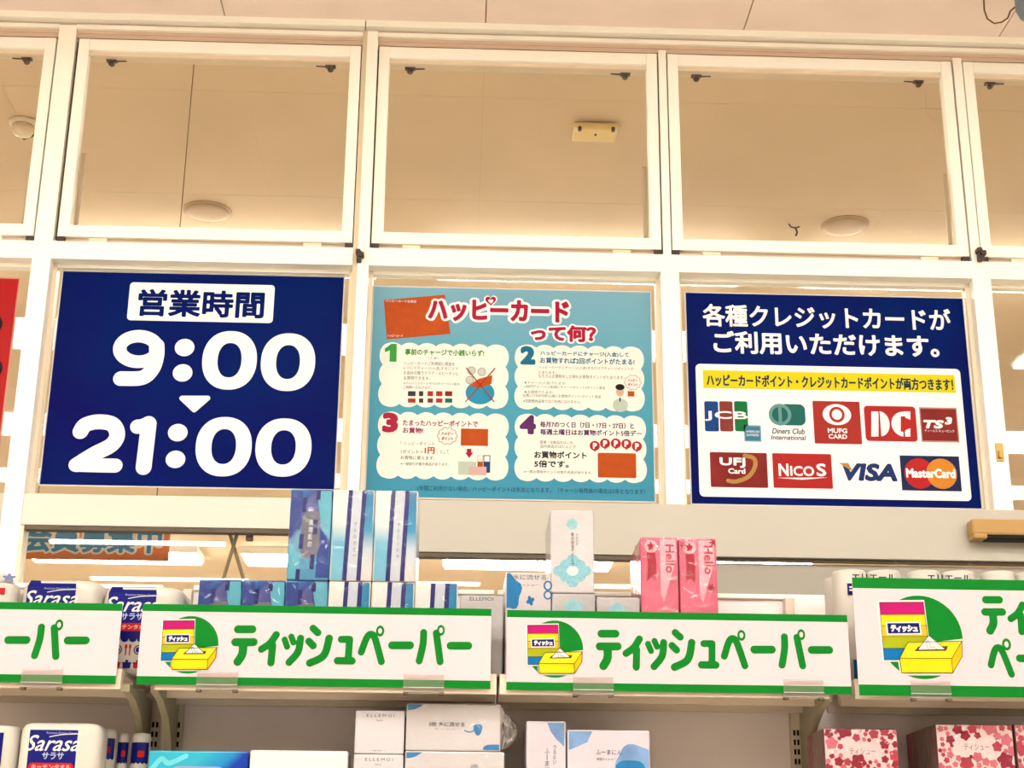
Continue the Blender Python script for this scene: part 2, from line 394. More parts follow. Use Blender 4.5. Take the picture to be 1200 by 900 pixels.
# sill rails
build('sill_rail', MB().box(M1[1], -.342, WY+.002, WY+.03, 1.09, SILL, .002), mat('cream painted rail, cleaner', (204, 198, 186), .5, .3, .02, 2), wf)  # left rail has a lighter tone than the other rails
build('sill_rail', MB().box(-.340, XR, WY-.002, WY+.03, 1.025, SILL, .002), RAILM, wf)
build('sill_rail', MB().box(XL, M1[0], WY+.002, WY+.09, .55, SILL, .002), RAILM, wf)
build('sill_board', MB().box(XL, XR, WY+.03, WY+.1, SILL-.02, SILL-.001), RAILM, wf)
build('rail_lip', MB().box(M1[1], -.342, WY+.012, WY+.03, 1.081, 1.09), SEAL_SHADE, wf)  # both lips: shadow below the rail put into a dark colour
build('rail_lip', MB().box(-.340, XR, WY+.012, WY+.03, 1.016, 1.025), SEAL_SHADE, wf)
build('low_panel', MB().box(M3[1], 1.74, WY+.03, WY+.07, .62, 1.012), PANELM, wf)
build('low_panel', MB().box(1.746, XR, WY+.03, WY+.07, .62, 1.012), PANELM, wf)
build('low_panel', MB().box(M1[1], XR, WY+.03, WY+.09, -1.5, .62), PANELM, wf)
build('low_panel', MB().box(XL, M1[0], WY+.03, WY+.09, -1.5, .55), PANELM, wf)
build('head_fascia', MB().box(XL, XR, WY+.1, WY+.12, 2.79, HALL), HALLC, wf)
for x, y, nm in ((421.5, 300.5, 0), (1150, 298.5, 1)):
    q = at(x, y, WY-.02); mb = MB()
    mb.box(q[0]-.010, q[0]+.006, WY-.026, WY-.001, q[2]-.02, q[2]+.02, .003)
    mb.box(q[0]-.004, q[0]+.014, WY-.034, WY-.001, q[2]-.004, q[2]+.012, .003)
    mb.box(q[0]-.014, q[0]+.002, WY-.03, WY-.001, q[2]+.008, q[2]+.024, .003)
    build('window_catch', mb, DARK, label='small dark bronze catch on the %s mullion at the transom' % ('second' if nm == 0 else 'rightmost'), cat='catch', group='bronze window catches')
q = at(1171.5, 530, WY-.003)
t = empty('latch_plate', (q[0], WY, q[2]-.03), 'small gold latch plate on the right mullion', 'latch')
build('plate', MB().box(q[0]-.012, q[0]+.012, WY-.005, WY, q[2]-.03, q[2]+.03, .002), mat('gold anodised', (206, 168, 96), .35, .5, .05, 9, metal=.5), t)
build('lever', MB().box(q[0]-.006, q[0]+.004, WY-.014, WY-.005, q[2]-.02, q[2]+.004, .002), mat('gold anodised', (206, 168, 96)), t)

# ------------------------------------------------------------------ upper sashes
def sash(n, x0, x1, arm):
    z0, z1 = 2.047, 2.778; y0, y1 = WY+.004, WY+.04
    t = empty('window_%d' % n, ((x0+x1)/2, WY, z0), kind='structure')
    build('stile', MB().box(x0, x0+.036, y0, y1, z0, z1, .0015), WHITE, t)
    build('stile', MB().box(x1-.036, x1, y0, y1, z0, z1, .0015), WHITE, t)
    build('rail', MB().box(x0+.036, x1-.036, y0+.001, y1, z1-.043, z1, .0015), WHITE, t)
    build('rail', MB().box(x0+.036, x1-.036, y0+.001, y1, z0, z0+.041, .0015), WHITE, t)
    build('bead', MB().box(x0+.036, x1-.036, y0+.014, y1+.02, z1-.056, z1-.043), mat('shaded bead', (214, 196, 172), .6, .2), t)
    build('pane', MB().box(x0+.034, x1-.034, y0+.02, y0+.025, z0+.039, z1-.041), GLASS, t)
    for cx in (x0+.105, x1-.105):
        mb = MB(); mb.box(cx-.018, cx+.018, y1, y1+.02, z1-.062, z1-.052, .003); mb.lathe(cx, y1+.012, [(.007, z1-.075), (.011, z1-.070), (.009, z1-.062)], 12)
        r = build('roller', mb, DARK, t)
        build('rod', MB().tube([(cx+(.018 if cx < (x0+x1)/2 else -.018), y1+.01, z1-.058), (cx+(.05 if cx < (x0+x1)/2 else -.05), y1+.01, z1-.056)], .003, 6), DARK, t)
    for s in arm:
        cx = x0+.046 if s < 0 else x1-.046
        build('stay_arm', MB().box(cx-.007, cx+.007, y1, y1+.012, z0+.06, z0+.32, .002), mat('dull aluminium stay', (170, 150, 124), .4, .5), t)
        build('stay_hook', MB().tube([(cx, y1+.005, z0+.062), (cx-.008, y1+.005, z0+.054), (cx+.006, y1+.005, z0+.047), (cx-.004, y1+.005, z0+.04)], .004, 6), DARK, t)
    # hinges in the gap under the sash
    for cx in (x0+.13, x1-.13):
        build('hinge', MB().box(cx-.03, cx+.03, y0+.008, y1, TR1, z0, .003), mat('hinge metal', (224, 208, 182), .4, .5), t)
    for cx in (x0+.012, x1-.012):
        build('gap_block', MB().box(cx-.012, cx+.012, y0+.003, y1, TR1, z0), DARK, t)
    build('gap_seal', MB().box(x0, x1, y0+.018, y1+.01, TR1, z0), mat('tan groove', (206, 178, 152)), t)
    build('jamb_seal', MB().box(x0-.012, x0-.001, y0+.02, y1, z0, z1), SEAL_SHADE, t); build('jamb_seal', MB().box(x1+.001, x1+.010, y0+.02, y1, z0, z1), SEAL_SHADE, t)
sash(1, -2.37, -1.402, (1,)); sash(2, -1.325, -.373, (-1,)); sash(3, -.311, .637, (1,)); sash(4, .673, 1.655, (1,)); sash(5, 1.695, 2.67, (1,))
# ------------------------------------------------------------------ fixed lower windows
def fixed(n, x0, x1, z0, z1, g=0.):
    t = empty('window_%d' % n, ((x0+x1)/2, WY, z0), kind='structure')
    B = mat('inner bead', (222, 206, 182), .45, .4, .02, 4)
    build('bead', MB().box(x0, x0+.012, WY+.045-g, WY+.08-g, z0, z1), B, t); build('bead', MB().box(x1-.012, x1, WY+.045-g, WY+.08-g, z0, z1), B, t)
    build('bead', MB().box(x0+.012, x1-.012, WY+.045-g, WY+.08-g, z1-.012, z1), SEAL_SHADE if g else WHITE, t)
    build('pane', MB().box(x0+.004, x1-.004, WY+.066-g, WY+.071-g, z0, z1-.004), GLASS, t)
fixed(6, -2.37, M1[0], SILL, TR0); fixed(7, M1[1], M2[0], SILL, TR0); fixed(8, M2[1], M3[0], SILL, TR0); fixed(9, M3[1], M4[0], SILL, TR0); fixed(10, M4[1], 2.67, SILL, TR0)
fixed(11, M1[1], -.345, .62, 1.088, .043); fixed(12, -.345, M3[1], .62, 1.023, .043)
build('post', MB().box(-.352, -.338, WY+.001, WY+.04, .62, 1.08), RAILM, wf)

# ------------------------------------------------------------------ lamps of the shop and of the hall behind the glass
LS = mat_emit('lit shop diffuser', LAMP_COLOUR, LAMP_STORE); LH = mat_emit('lit hall diffuser', LAMP_COLOUR, LAMP_HALL)
def fixture(cx, cy, cz, L, W, em, label, group):
    t = empty('ceiling_light', (cx, cy, cz-.09), label, 'ceiling light', group)
    build('housing', MB().prism_x([(cy-W/2, cz-.001), (cy-W/2+.02, cz-.06), (cy+W/2-.02, cz-.06), (cy+W/2, cz-.001)], cx-L/2, cx+L/2), WHITE, t)
    build('diffuser', MB().box(cx-L/2+.02, cx+L/2-.02, cy-W/2+.03, cy+W/2-.03, cz-.085, cz-.058, .006), em, t)
ORD = ('first', 'second', 'third', 'fourth', 'fifth')
for r, ry in enumerate((1.8, .2, -1.0, -3.12, -4.6)):
    for k in range(5):
        fixture(-4.73+2.1*k, ry, CEIL, 1.46, (.46, .46, .34, .13, .13)[r], LS, '%s shop ceiling light from the left in the %s row from the windows' % (ORD[k], ORD[r]), 'shop ceiling lights')
for r, ry in enumerate((6.75, 13.35)):
    for k in range(5):
        fixture(-4.78+1.75*k+(.12 if k > 1 else 0), ry, HALL, 1.5, (.3, .45)[r], LH, '%s lit ceiling light from the left in the %s hall row behind the glass' % (ORD[k], ('near', 'far')[r]), 'hall ceiling lights')

# ------------------------------------------------------------------ things on the hall ceiling
def hall_at(x, y): return pz(x, y, HALL)
q = hall_at(697, 151); t = empty('emergency_light', (q[0], q[1], HALL-.04), 'small yellowed rectangular emergency lamp on the ceiling behind the middle upper pane', 'lamp')
Y1 = mat('yellowed plastic', (232, 204, 136), .45, .4, .03, 10)
build('housing', MB().box(q[0]-.088, q[0]+.088, q[1]-.06, q[1]+.06, HALL-.03, HALL, .008), Y1, t)
build('face', MB().box(q[0]-.08, q[0]+.08, q[1]-.075, q[1]-.03, HALL-.042, HALL-.012, .008), Y1, t)
for dx in (-.066, .066): build('test_button', MB().box(q[0]+dx-.007, q[0]+dx+.007, q[1]-.078, q[1]-.06, HALL-.046, HALL-.03, .003), DARK, t)
build('indicator', MB().lathe(q[0], q[1]-.03, [(.004, HALL-.046), (.005, HALL-.04)], 8), DARK, t)
q = hall_at(28, 143); t = empty('smoke_detector', (q[0], q[1], HALL-.06), 'white round smoke detector on the ceiling behind the far left upper pane', 'detector')
SM = mat('pale plastic dome', (226, 208, 178), .5, .4, .02, 8)
build('base', MB().lathe(q[0], q[1], [(.048, HALL-.018), (.056, HALL-.014), (.056, HALL)], 24), SM, t, True)
build('dome', MB().lathe(q[0], q[1], [(.012, HALL-.062), (.034, HALL-.055), (.042, HALL-.04), (.042, HALL-.018)], 24), SM, t, True)
build('conduit', MB().tube([(q[0]-.03, q[1]+.12, HALL-.01), (q[0]-.01, q[1]+.1, HALL-.012), (q[0]+.04, q[1]+.07, HALL-.012), (q[0]+.06, q[1]+.02, HALL-.012)], .008), mat('brown cable', (140, 108, 70), .6), t)
for x, y, L in ((243, 247, 'second upper pane from the left'), (990, 264, 'right upper pane')):
    q = hall_at(x, y); t = empty('downlight', (q[0], q[1], HALL-.03), 'unlit shallow round downlight behind the '+L, 'downlight', 'unlit downlights')
    build('rim', MB().lathe(q[0], q[1], [(.10, HALL-.008), (.106, HALL-.006), (.108, HALL)], 32), mat('tan rim', (190, 164, 134), .7, .1), t, True)
    build('lens', MB().lathe(q[0], q[1], [(.02, HALL-.016), (.07, HALL-.014), (.1, HALL-.008)], 32), mat('tan lens', (192, 166, 136), .6, .1, .02, 6), t, True)
q = hall_at(932, 262); build('ceiling_hook', MB().tube([(q[0]-.03, q[1], HALL-.002), (q[0]-.02, q[1], HALL-.018), (q[0], q[1], HALL-.022), (q[0]+.02, q[1], HALL-.014)], .004).tube([(q[0], q[1], HALL-.02), (q[0]+.004, q[1]-.01, HALL-.05), (q[0]-.004, q[1]-.01, HALL-.065)], .005),
      DARK, label='tiny dark hook on the ceiling behind the right upper pane', cat='hook')

# shop camera on the ceiling, top right, with its cable
q = at(1203, 3, 4.25)
t = empty('security_camera', (q[0], q[1], q[2]-.06), 'grey blue rounded camera hanging from the ceiling in the top right corner', 'camera')
build('bracket', MB().tube([(q[0]+.02, q[1], q[2]), (q[0]+.02, q[1], CEIL)], .012), WHITE, t, True)
build('body', MB().lathe(q[0]+.01, q[1], [(.01, q[2]-.06), (.035, q[2]-.05), (.046, q[2]-.02), (.046, q[2]+.02), (.03, q[2]+.045)], 24), mat('blue grey plastic', (150, 164, 176), .35, .5), t, True)
c = lambda x, y: tuple(at(x, y, 4.3))
tp = at(1153, -2, 4.3)
build('camera_cable', MB().tube([(tp[0], 4.3, CEIL)]+[c(*p) for p in ((1153, 2), (1153.5, 12), (1157, 22), (1165, 27.5), (1174, 26), (1181, 21), (1184, 13), (1190, 8), (1197, 4))], .0028, 6), mat('brown cable', (140, 108, 70)), label='thin brown cable loop hanging beside the ceiling camera', cat='cable', smooth=True)

# ================================================================== posters on the glass
PY = WY+.0635
def poster(name, corners, m, label, **kw):
    P = [at(*c, PY) for c in corners]          # tl tr br bl
    x0, x1 = (P[0][0]+P[3][0])/2, (P[1][0]+P[2][0])/2; z1, z0 = (P[0][2]+P[1][2])/2, (P[2][2]+P[3][2])/2
    t = empty(name, ((x0+x1)/2, PY, z0), label, 'poster')
    build('margin', MB().box(x0-.004, x1+.004, PY+.0004, PY+.0014, z0-.004, z1+.004), PAPERW, t)
    mb = MB(); nx, nz = 24, 16
    for j in range(nz+1):
        for i in range(nx+1):
            u, v = i/nx, j/nz
            mb.v.append((x0+(x1-x0)*u, PY, z0+(z1-z0)*v))
    mb.f = [(j*(nx+1)+i, j*(nx+1)+i+1, (j+1)*(nx+1)+i+1, (j+1)*(nx+1)+i) for j in range(nz) for i in range(nx)]
    build('sheet', mb, m, t)
    return t, Sheet(t, PY)
BLUEP = mat('navy poster ink', (20, 14, 108), .3, .04, .12, 1.6, bump=.03, bscale=5, rgb2=(2, 44, 116))  # teal drift imitates reflections on the glossy poster, put into the ink colour
WHT = mat('white poster ink', (222, 219, 221), .45, .08, .015, 6)
t, S = poster('opening_hours_poster', [(74, 318), (402, 325), (392.5, 573), (47, 568)], BLUEP, 'navy poster with large white opening hours 9:00 to 21:00')
x0, x1, z0, z1 = pbox((150.5, 332.5, 321, 377), PY)
build('title_plate', MB().poly(rrect(x0, x1, z0, z1, .012), S.y(1)), WHT, t)
S.text('title_lettering', '営業時間', (161.5, 340, 310, 372), BLUEP, 2, .032)
def crop4(x, y): return S.pt(x/3, 300+y/3)
PX = at(301, 450, PY)[0]-at(300, 450, PY)[0]
PZ = at(300, 450, PY)[2]-at(300, 451, PY)[2]
mb = MB(); th = 54/3*PX
def zero(mb, a, b, c, d):
    x0, z1 = crop4(a, (b+d)/2)[0], crop4((a+c)/2, b)[1]; x1, z0 = crop4(c, (b+d)/2)[0], crop4((a+c)/2, d)[1]
    cx, cz, rx, rz = (x0+x1)/2, (z0+z1)/2, (x1-x0)/2, (z1-z0)/2
    n = 48; v = []
    for i in range(n+1):
        a_ = 2*math.pi*i/n; ca, sa = math.cos(a_), math.sin(a_); e = .9
        v += [(cx+rx*math.copysign(abs(ca)**e, ca), S.y(1), cz+rz*math.copysign(abs(sa)**e, sa)), (cx+rx*.44*math.copysign(abs(ca)**e, ca), S.y(1), cz+rz*.59*math.copysign(abs(sa)**e, sa))]
    mb.add(v, [(2*i, 2*i+2, 2*i+3, 2*i+1) for i in range(n)])
def ns(*l): return strokes(MB(), [([crop4(*p) for p in pts], w/3*PX) for pts, w in l], S.y(1), .0018)
e = [(487+66*math.cos(a), 327-45*math.sin(a)) for a in [math.radians(10+i*20) for i in range(18)]]
build('numeral', ns((e+[e[0]], 47), ([(551, 316), (550, 352), (536, 396), (500, 428), (425, 431)], 54)), WHT, t)
for p in ((711, 264, 903, 470), (917, 272, 1108, 475)): build('numeral', (lambda m_: (zero(m_, *p), m_)[1])(MB()), WHT, t)
build('numeral', ns(([(283, 617), (300, 594), (345, 583), (395, 592), (412, 628), (392, 664), (330, 697), (272, 733)], 54), ([(267, 734), (340, 736), (405, 737)], 50)), WHT, t)
build('numeral', ns(([(484, 600), (500, 598), (522, 588)], 52), ([(523, 590), (515, 660), (505, 743)], 54)), WHT, t)
for p in ((688, 566, 885, 775), (898, 571, 1095, 776)): build('numeral', (lambda m_: (zero(m_, *p), m_)[1])(MB()), WHT, t)
for cx, cy in ((649, 322), (642, 411), (625, 621), (617, 715)): S.disc('colon_dot', cx/3, 300+cy/3, 11.5, 10.2, WHT)
tri = [crop4(640, 500), crop4(730, 500), crop4(683, 541)]
def fn(x, z):
    A = np.array(tri); B = np.array(tri[1:]+tri[:1]); d = seg_dist(x, z, A, B); return np.where(inside(x, z, A, B), d+3*PX, 3*PX-d)
build('arrow', sdf_fill(MB(), fn, tri[0][0]-5*PX, tri[1][0]+5*PX, tri[2][1]-5*PX, tri[0][1]+5*PX, .0015, S.y(1)), WHT, t)

# credit card poster
t, S = poster('credit_card_poster', [(803, 343.5), (1126.5, 349.5), (1151.5, 596), (811.5, 590)], BLUEP, 'navy poster with rows of payment card logos on a white panel')
def c9(x, y): return (790+x/3, 330+y/3)
def b9(a, b, c, d): return (790+a/3, 330+b/3, 790+c/3, 330+d/3)
S.text('headline', '各種クレジットカードが', b9(100, 87, 972, 166), WHT, 1, .024)
S.text('headline', 'ご利用いただけます。', b9(138, 180, 930, 260), WHT, 1, .03)
x0, x1, z0, z1 = pbox((817.5, 429.5, 1131.5, 584.5), PY); build('logo_panel', MB().poly(rrect(x0, x1, z0, z1, .015), S.y(1)), WHT, t)
S.rect('yellow_band', b9(102, 320, 987, 383), mat('yellow print', (252, 236, 12), .4, .3, .03), 2)
S.text('band_lettering', 'ハッピーカードポイント・クレジットカードポイントが両方つきます！', b9(114, 333, 980, 376), mat('dark blue green ink', (18, 60, 78), .5), 3, .03)
RED = mat('red card print', (196, 38, 34), .35, .3, .06, 10); DRED = mat('dark red card print', (150, 40, 32), .35, .3, .15, 20)
def logo_group(name): return name
for (a, b), c, nm in (((107, 156), (14, 72, 150), 'blue'), ((160, 207), (150, 62, 52), 'red brown'), ((212, 259), (12, 128, 64), 'green')):
    x0, x1, z0, z1 = pbox(b9(a, 421, b, 527), PY); r = .006
    P = rrect(x0, x1, z0, z1, r)
    build('logo_bar', MB().poly(P, S.y(2)), mat('logo '+nm, c, .4, .3), t)
S.text('logo_lettering', 'JCB', b9(108, 456, 258, 491), WHT, 3, .03)
S.rect('logo_tile', b9(246, 505, 306, 563), mat('pale blue tile edge', (150, 190, 206), .4), 2); S.rect('logo_tile', b9(250, 509, 302, 559), mat('blue tile', (60, 140, 176), .4), 3)
S.lines('logo_lettering', [('AMERICAN', b9(253, 524, 299, 532)), ('EXPRESS', b9(255, 536, 297, 544))], WHT, 4)
TEAL = mat('dark teal print', (18, 112, 104), .4); LTEAL = mat('light teal print', (108, 168, 164), .4)
x0, x1, z0, z1 = pbox(b9(372, 431, 461, 506), PY); build('logo_shape', MB().poly(rrect(x0, x1, z0, z1, .0195, 8), S.y(2)), TEAL, t)
S.disc('logo_disc', *c9(372, 468), 13.3, 12.8, LTEAL, 3); S.disc('logo_disc', *c9(372, 468), 9.3, 9, TEAL, 4)
S.rect('logo_stroke', b9(366, 442, 378, 495), LTEAL, 5)
S.lines('logo_lettering', [], BLACK) if False else None
mb = MB()
for s_, b in (('Diners Club', b9(344, 516, 459, 536)), ('International', b9(340, 540, 464, 557))): put_text(mb, s_, *pbox(b, PY), S.y(2), .03, .22)
build('logo_lettering', mb, mat('grey ink', (70, 90, 92), .5), t)
x0, x1, z0, z1 = pbox(b9(490, 421, 656, 571), PY); build('logo_tile', MB().poly(rrect(x0, x1, z0, z1, .004), S.y(2)), mat('brick red print', (184, 48, 36), .35, .3, .05), t)
cx, cz = S.pt(*c9(572, 468)); build('logo_ring', MB().ring(cx, cz, 17*PX, 12.3*PZ, 9.3*PX, 9.3*PZ, S.y(3)).ell(cx, cz, 6*PX, 6*PZ, S.y(3)), WHT, t)
S.lines('logo_lettering', [('MUFG', b9(540, 516, 608, 533)), ('CARD', b9(543, 537, 608, 553))], WHT, 3, .04)
x0, x1, z0, z1 = pbox(b9(670, 438, 852, 562), PY); build('logo_tile', MB().poly(rrect(x0, x1, z0, z1, .012), S.y(2)), RED, t)
mb = MB(); cx, cz = S.pt(*c9(722, 500)); hx, hz = 13*PX, 15*PZ
mb.poly([S.pt(*c9(*p)) for p in ((693, 457), (718, 457), (718, 545), (693, 545))], S.y(3))
mb.ell(S.pt(*c9(722, 501))[0], cz, 36/3*PX, 44/3*PZ, S.y(3), 20, -math.pi/2, math.pi/2)
build('logo_lettering', mb, WHT, t); mb = MB()
mb.ell(S.pt(*c9(808, 501))[0], cz, 45/3*PX, 44/3*PZ, S.y(3), 20, math.pi/2, 3*math.pi/2)
mb.poly([S.pt(*c9(*p)) for p in ((806, 457), (830, 457), (830, 486), (806, 476))], S.y(3)); mb.poly([S.pt(*c9(*p)) for p in ((806, 526), (830, 516), (830, 545), (806, 545))], S.y(3))
build('logo_lettering', mb, WHT, t)
S.poly('logo_stroke', [c9(796, 474), c9(812, 474), c9(812, 528), c9(796, 528)], RED, 4); S.rect('logo_stroke', b9(720, 457, 725, 545), RED, 4)
S.rect('logo_tile', b9(865, 443, 998, 565), mat('tile edge', (206, 160, 150), .4), 2); S.rect('logo_tile', b9(869, 448, 994, 560), mat('dark red card print', (150, 40, 32)), 3)
mb = MB(); put_text(mb, 'TS', *pbox(b9(876, 487, 948, 517), PY), S.y(4), .08, .2); put_text(mb, '3', *pbox(b9(950, 477, 977, 503), PY), S.y(4), .08, .15); put_text(mb, 'ティーエス キュービック', *pbox(b9(880, 521, 984, 530), PY), S.y(4)); build('logo_lettering', mb, WHT, t)
x0, x1, z0, z1 = pbox(b9(127, 601, 328, 724), PY); build('logo_tile', MB().poly(rrect(x0, x1, z0, z1, .004), S.y(2)), mat('maroon card print', (146, 34, 28), .35, .3, .2, 14), t)
mb = MB(); put_text(mb, 'UFJ', *pbox(b9(160, 619, 250, 655), PY), S.y(4), .05); put_text(mb, 'Card', *pbox(b9(190, 657, 250, 676), PY), S.y(4), .05); build('logo_lettering', mb, WHT, t)
mb = MB(); mb.stroke([S.pt(*c9(*p)) for p in ((248, 612), (280, 622), (284, 650), (262, 685), (218, 703), (190, 700))], 5*PX, S.y(3)); build('logo_swoosh', mb, mat('gold print', (196, 148, 70), .35, .4, .1, 20), t)
x0, x1, z0, z1 = pbox(b9(347, 605, 555, 727), PY); build('logo_tile', MB().poly(rrect(x0, x1, z0, z1, .004), S.y(2)), RED, t)
mb = MB(); put_text(mb, 'N', *pbox(b9(367, 640, 402, 684), PY), S.y(3), .035); put_text(mb, 'ICO', *pbox(b9(408, 649, 492, 684), PY), S.y(3), .035); put_text(mb, 'S', *pbox(b9(500, 640, 534, 685), PY), S.y(3), .035)
mb.poly([S.pt(*c9(*p)) for p in ((362, 690), (540, 689), (450, 697))], S.y(3)); build('logo_lettering', mb, WHT, t)
mb = MB(); put_text(mb, 'VISA', *pbox(b9(592, 639, 783, 702), PY), S.y(2), .07, .18); build('logo_lettering', mb, mat('logo navy', (20, 50, 120), .4), t)
S.poly('logo_wing', [c9(578, 638), c9(612, 638), c9(628, 668)], mat('gold print', (196, 148, 70)), 3)
S.rect('logo_tile', b9(797, 613, 1006, 736), mat('logo night blue', (14, 32, 90), .4), 2)
S.disc('logo_disc', *c9(862, 675), 17.8, 17.8, mat('logo scarlet', (204, 30, 26), .4), 3); S.disc('logo_disc', *c9(940, 676), 17.8, 17.8, mat('logo orange', (238, 150, 40), .4), 4)
S.text('logo_lettering', 'MasterCard', b9(815, 658, 988, 691), WHT, 5, .05)

# store card poster (pale blue)
SKY = mat_print('sky blue poster ink', [(0, (70, 166, 200)), (.5, (86, 182, 208)), (1, (140, 198, 222))], 'Z', rough=.35)
t, S = poster('store_card_poster', [(437.5, 336.5), (761, 342), (768, 587.5), (429.5, 582)], SKY, 'pale blue poster with four cloud shaped boxes and orange cards')
ORANGE = mat('orange card print', (206, 88, 22), .4, .3, .08, 30); CRIM = mat('crimson print', (190, 16, 66), .4); CLOUD = mat('cream cloud print', (208, 209, 201), .45, .08, .02)
GINK = mat('green ink', (70, 160, 60), .4); TINK = mat('teal ink', (14, 120, 160), .4); PINK_ = mat('purple ink', (100, 36, 110), .4); GREY = mat('dark grey ink', (62, 58, 62), .5)
S.poly('orange_card', [(449.7, 351.7), (521.3, 345.3), (528, 391.3), (453.3, 398)], ORANGE, 1)
S.lines('card_lettering', [('ハッピーカード会員証', (452, 351.5, 488, 354.5)), ('ハッピーカード', (454, 392, 472, 395))], WHT, 2)
put = pbox((499, 349, 669.5, 380), PY)
build('title_outline', put_text(MB(), 'ハッヒーカード', *put, S.y(2), .14), WHT, t)
k = .075*(put[3]-put[2]); build('title_lettering', put_text(MB(), 'ハッヒーカード', put[0]+k, put[1]-k, put[2]+k, put[3]-k, S.y(4), .05), CRIM, t)
def heart(cx, cy, r): return [(cx+r*.062*16*math.sin(a)**3, cy-r*.062*(13*math.cos(a)-5*math.cos(2*a)-2*math.cos(3*a)-math.cos(4*a))) for a in [2*math.pi*i/30 for i in range(30)]]
S.poly('heart', heart(575, 352.5, 8), WHT, 3); S.poly('heart', heart(575, 352.5, 6.4), CRIM, 5); S.poly('heart', heart(575.3, 353.3, 3.0), WHT, 6)
put = pbox((620, 379.5, 700.5, 402.5), PY)
build('title_outline', put_text(MB(), 'って何？', *put, S.y(2), .14), WHT, t)
k = .075*(put[3]-put[2]); build('title_lettering', put_text(MB(), 'って何？', put[0]+k, put[1]-k, put[2]+k, put[3]-k, S.y(4), .055), CRIM, t)
def cloud(b):
    x0, x1, z0, z1 = pbox(b, PY); r = (z1-z0)*.125; E_ = []
    nx = 7; nz = 3
    for i in range(nx):
        x = x0+r*1.5+(x1-x0-3*r)*i/(nx-1); rr = (x1-x0-3*r)/(nx-1)*.62
        for z in (z0+r, z1-r): E_.append((x, z, rr, r))
    for i in range(nz):
        z = z0+r*1.6+(z1-z0-3.2*r)*i/(nz-1); rr = (z1-z0-3.2*r)/(nz-1)*.62
        for x in (x0+r, x1-r): E_.append((x, z, r, rr))
    mx, mz, hx_, hz_ = (x0+x1)/2, (z0+z1)/2, (x1-x0)/2-r*.9, (z1-z0)/2-r*.7
    fn = lambda x, z: np.maximum(np.max([(1-np.hypot((x-a)/c, (z-b_)/d))*min(c, d) for a, b_, c, d in E_], axis=0), np.minimum(hx_-abs(x-mx), hz_-abs(z-mz)))
    build('cloud_box', sdf_fill(MB(), fn, x0-.004, x1+.004, z0-.004, z1+.004, .0025, S.y(1)), CLOUD, t)
for b in ((444, 402.5, 596, 478), (603, 405, 755, 481), (442, 483.5, 596, 562), (603, 486, 757.5, 565)): cloud(b)
S.poly('box_numeral', [(451, 408.5), (458.5, 403), (465, 403), (464.6, 424), (456.4, 424), (456.8, 410.8), (451, 413)], mat('bright green print', (60, 174, 70), .4), 3)
for s_, b, m in (('2', (609.7, 405.5, 627.5, 427.5), TINK), ('3', (448, 483.5, 466.7, 507), CRIM), ('4', (609, 486.5, 628, 509), PINK_)):
    S.text('box_numeral', s_, b, m, 3, .09)
S.lines('lettering', [('事前のチャージで小銭いらず!', (474.5, 409.5, 567.5, 417))], GINK, 2, .03)
S.lines('lettering', [('（入金）', (502, 418.3, 514, 421)), ('ハッピーカードご利用前に現金を', (473, 424, 533, 428.3)), ('レジにてチャージ(入金)することで', (473, 429.7, 537, 434)), ('お会計の際ラクラク・スピーディに', (473, 435.2, 537.3, 439.5)),
    ('お買物できます。', (473, 441, 504, 445.3)), ('※クレジットカードからのチャージ(入金)も', (473, 448, 539, 451.5)), ('ご利用いただけます。', (472.5, 452.3, 506, 456))], GREY, 2)
for i, (a, b) in enumerate(((478, 487), (491, 496), (501, 507.5), (511, 518.5), (521.5, 530))):
    S.rect('mini_logo', (a, 458.5, b, 464.3), (GREY, GREY, RED, RED, DRED)[i], 2); S.rect('mini_logo', (a, 467, b, 472), (RED, GREY, DRED, RED, TEAL)[i], 2)
S.disc('purse', 562.5, 460.5, 17, 13.5, mat('purse blue print', (40, 160, 200), .4), 2); S.poly('purse_clasp', [(549, 452), (561, 444), (577, 440), (576, 450), (562, 455)], ORANGE, 3)
for x, y in ((552.5, 434.5), (564.5, 436), (550.5, 445.5)): S.disc('coin', x, y, 5, 5, mat('coin print', (190, 196, 180), .4), 4); S.disc('coin', x, y, 3.8, 3.8, mat('coin face', (226, 228, 212), .4), 5)
mb = MB()
for a, b in (((546.5, 431.5), (579, 471)), ((580, 432), (545.5, 471))): mb.stroke([S.pt(*a), S.pt(*b)], 1.3*PX, S.y(6), smooth=False)
build('cross_mark', mb, mat('red brown line', (176, 52, 34), .5), t)
S.lines('lettering', [('ハッピーカードにチャージ(入金)して', (633, 412, 737, 418.3)), ('お買物すれば2回ポイントがたまる!', (633, 419.7, 743.5, 426.8))], TINK, 2, .03)
S.lines('lettering', [('ハッピーカードにチャージ(入金)するだけでチャージポイントが', (631, 429.6, 742.5, 433.8)), ('たまります。', (631, 435, 652, 438.5)), ('もちろんお買物をした時もお買物ポイントがたまります。', (631, 439.5, 731.7, 443.8)),
    ('1,000円チャージ(入金)毎にチャージポイント5ポイント進呈', (614, 452, 709, 456)), ('お買上げ200円(税込)毎にお買物ポイント1ポイント進呈', (613, 462.4, 704, 466.6)), ('※宅配便商品等ではご利用になれません。', (613, 468.6, 681, 472.4))], GREY, 2)
S.lines('lettering', [('★チャージ(入金)でたまる!', (614, 447, 663, 451)), ('★お買物でたまる!', (614, 457.8, 648, 461.4))], TINK, 2)
S.disc('clerk_coat', 727, 475, 9, 8, mat('pale coat print', (206, 222, 206), .5), 2); S.disc('clerk_face', 726.5, 459, 4.6, 5.8, mat('face print', (238, 196, 166), .5), 3); S.disc('clerk_hair', 726.5, 453.8, 5.4, 3.6, BLACK, 4)
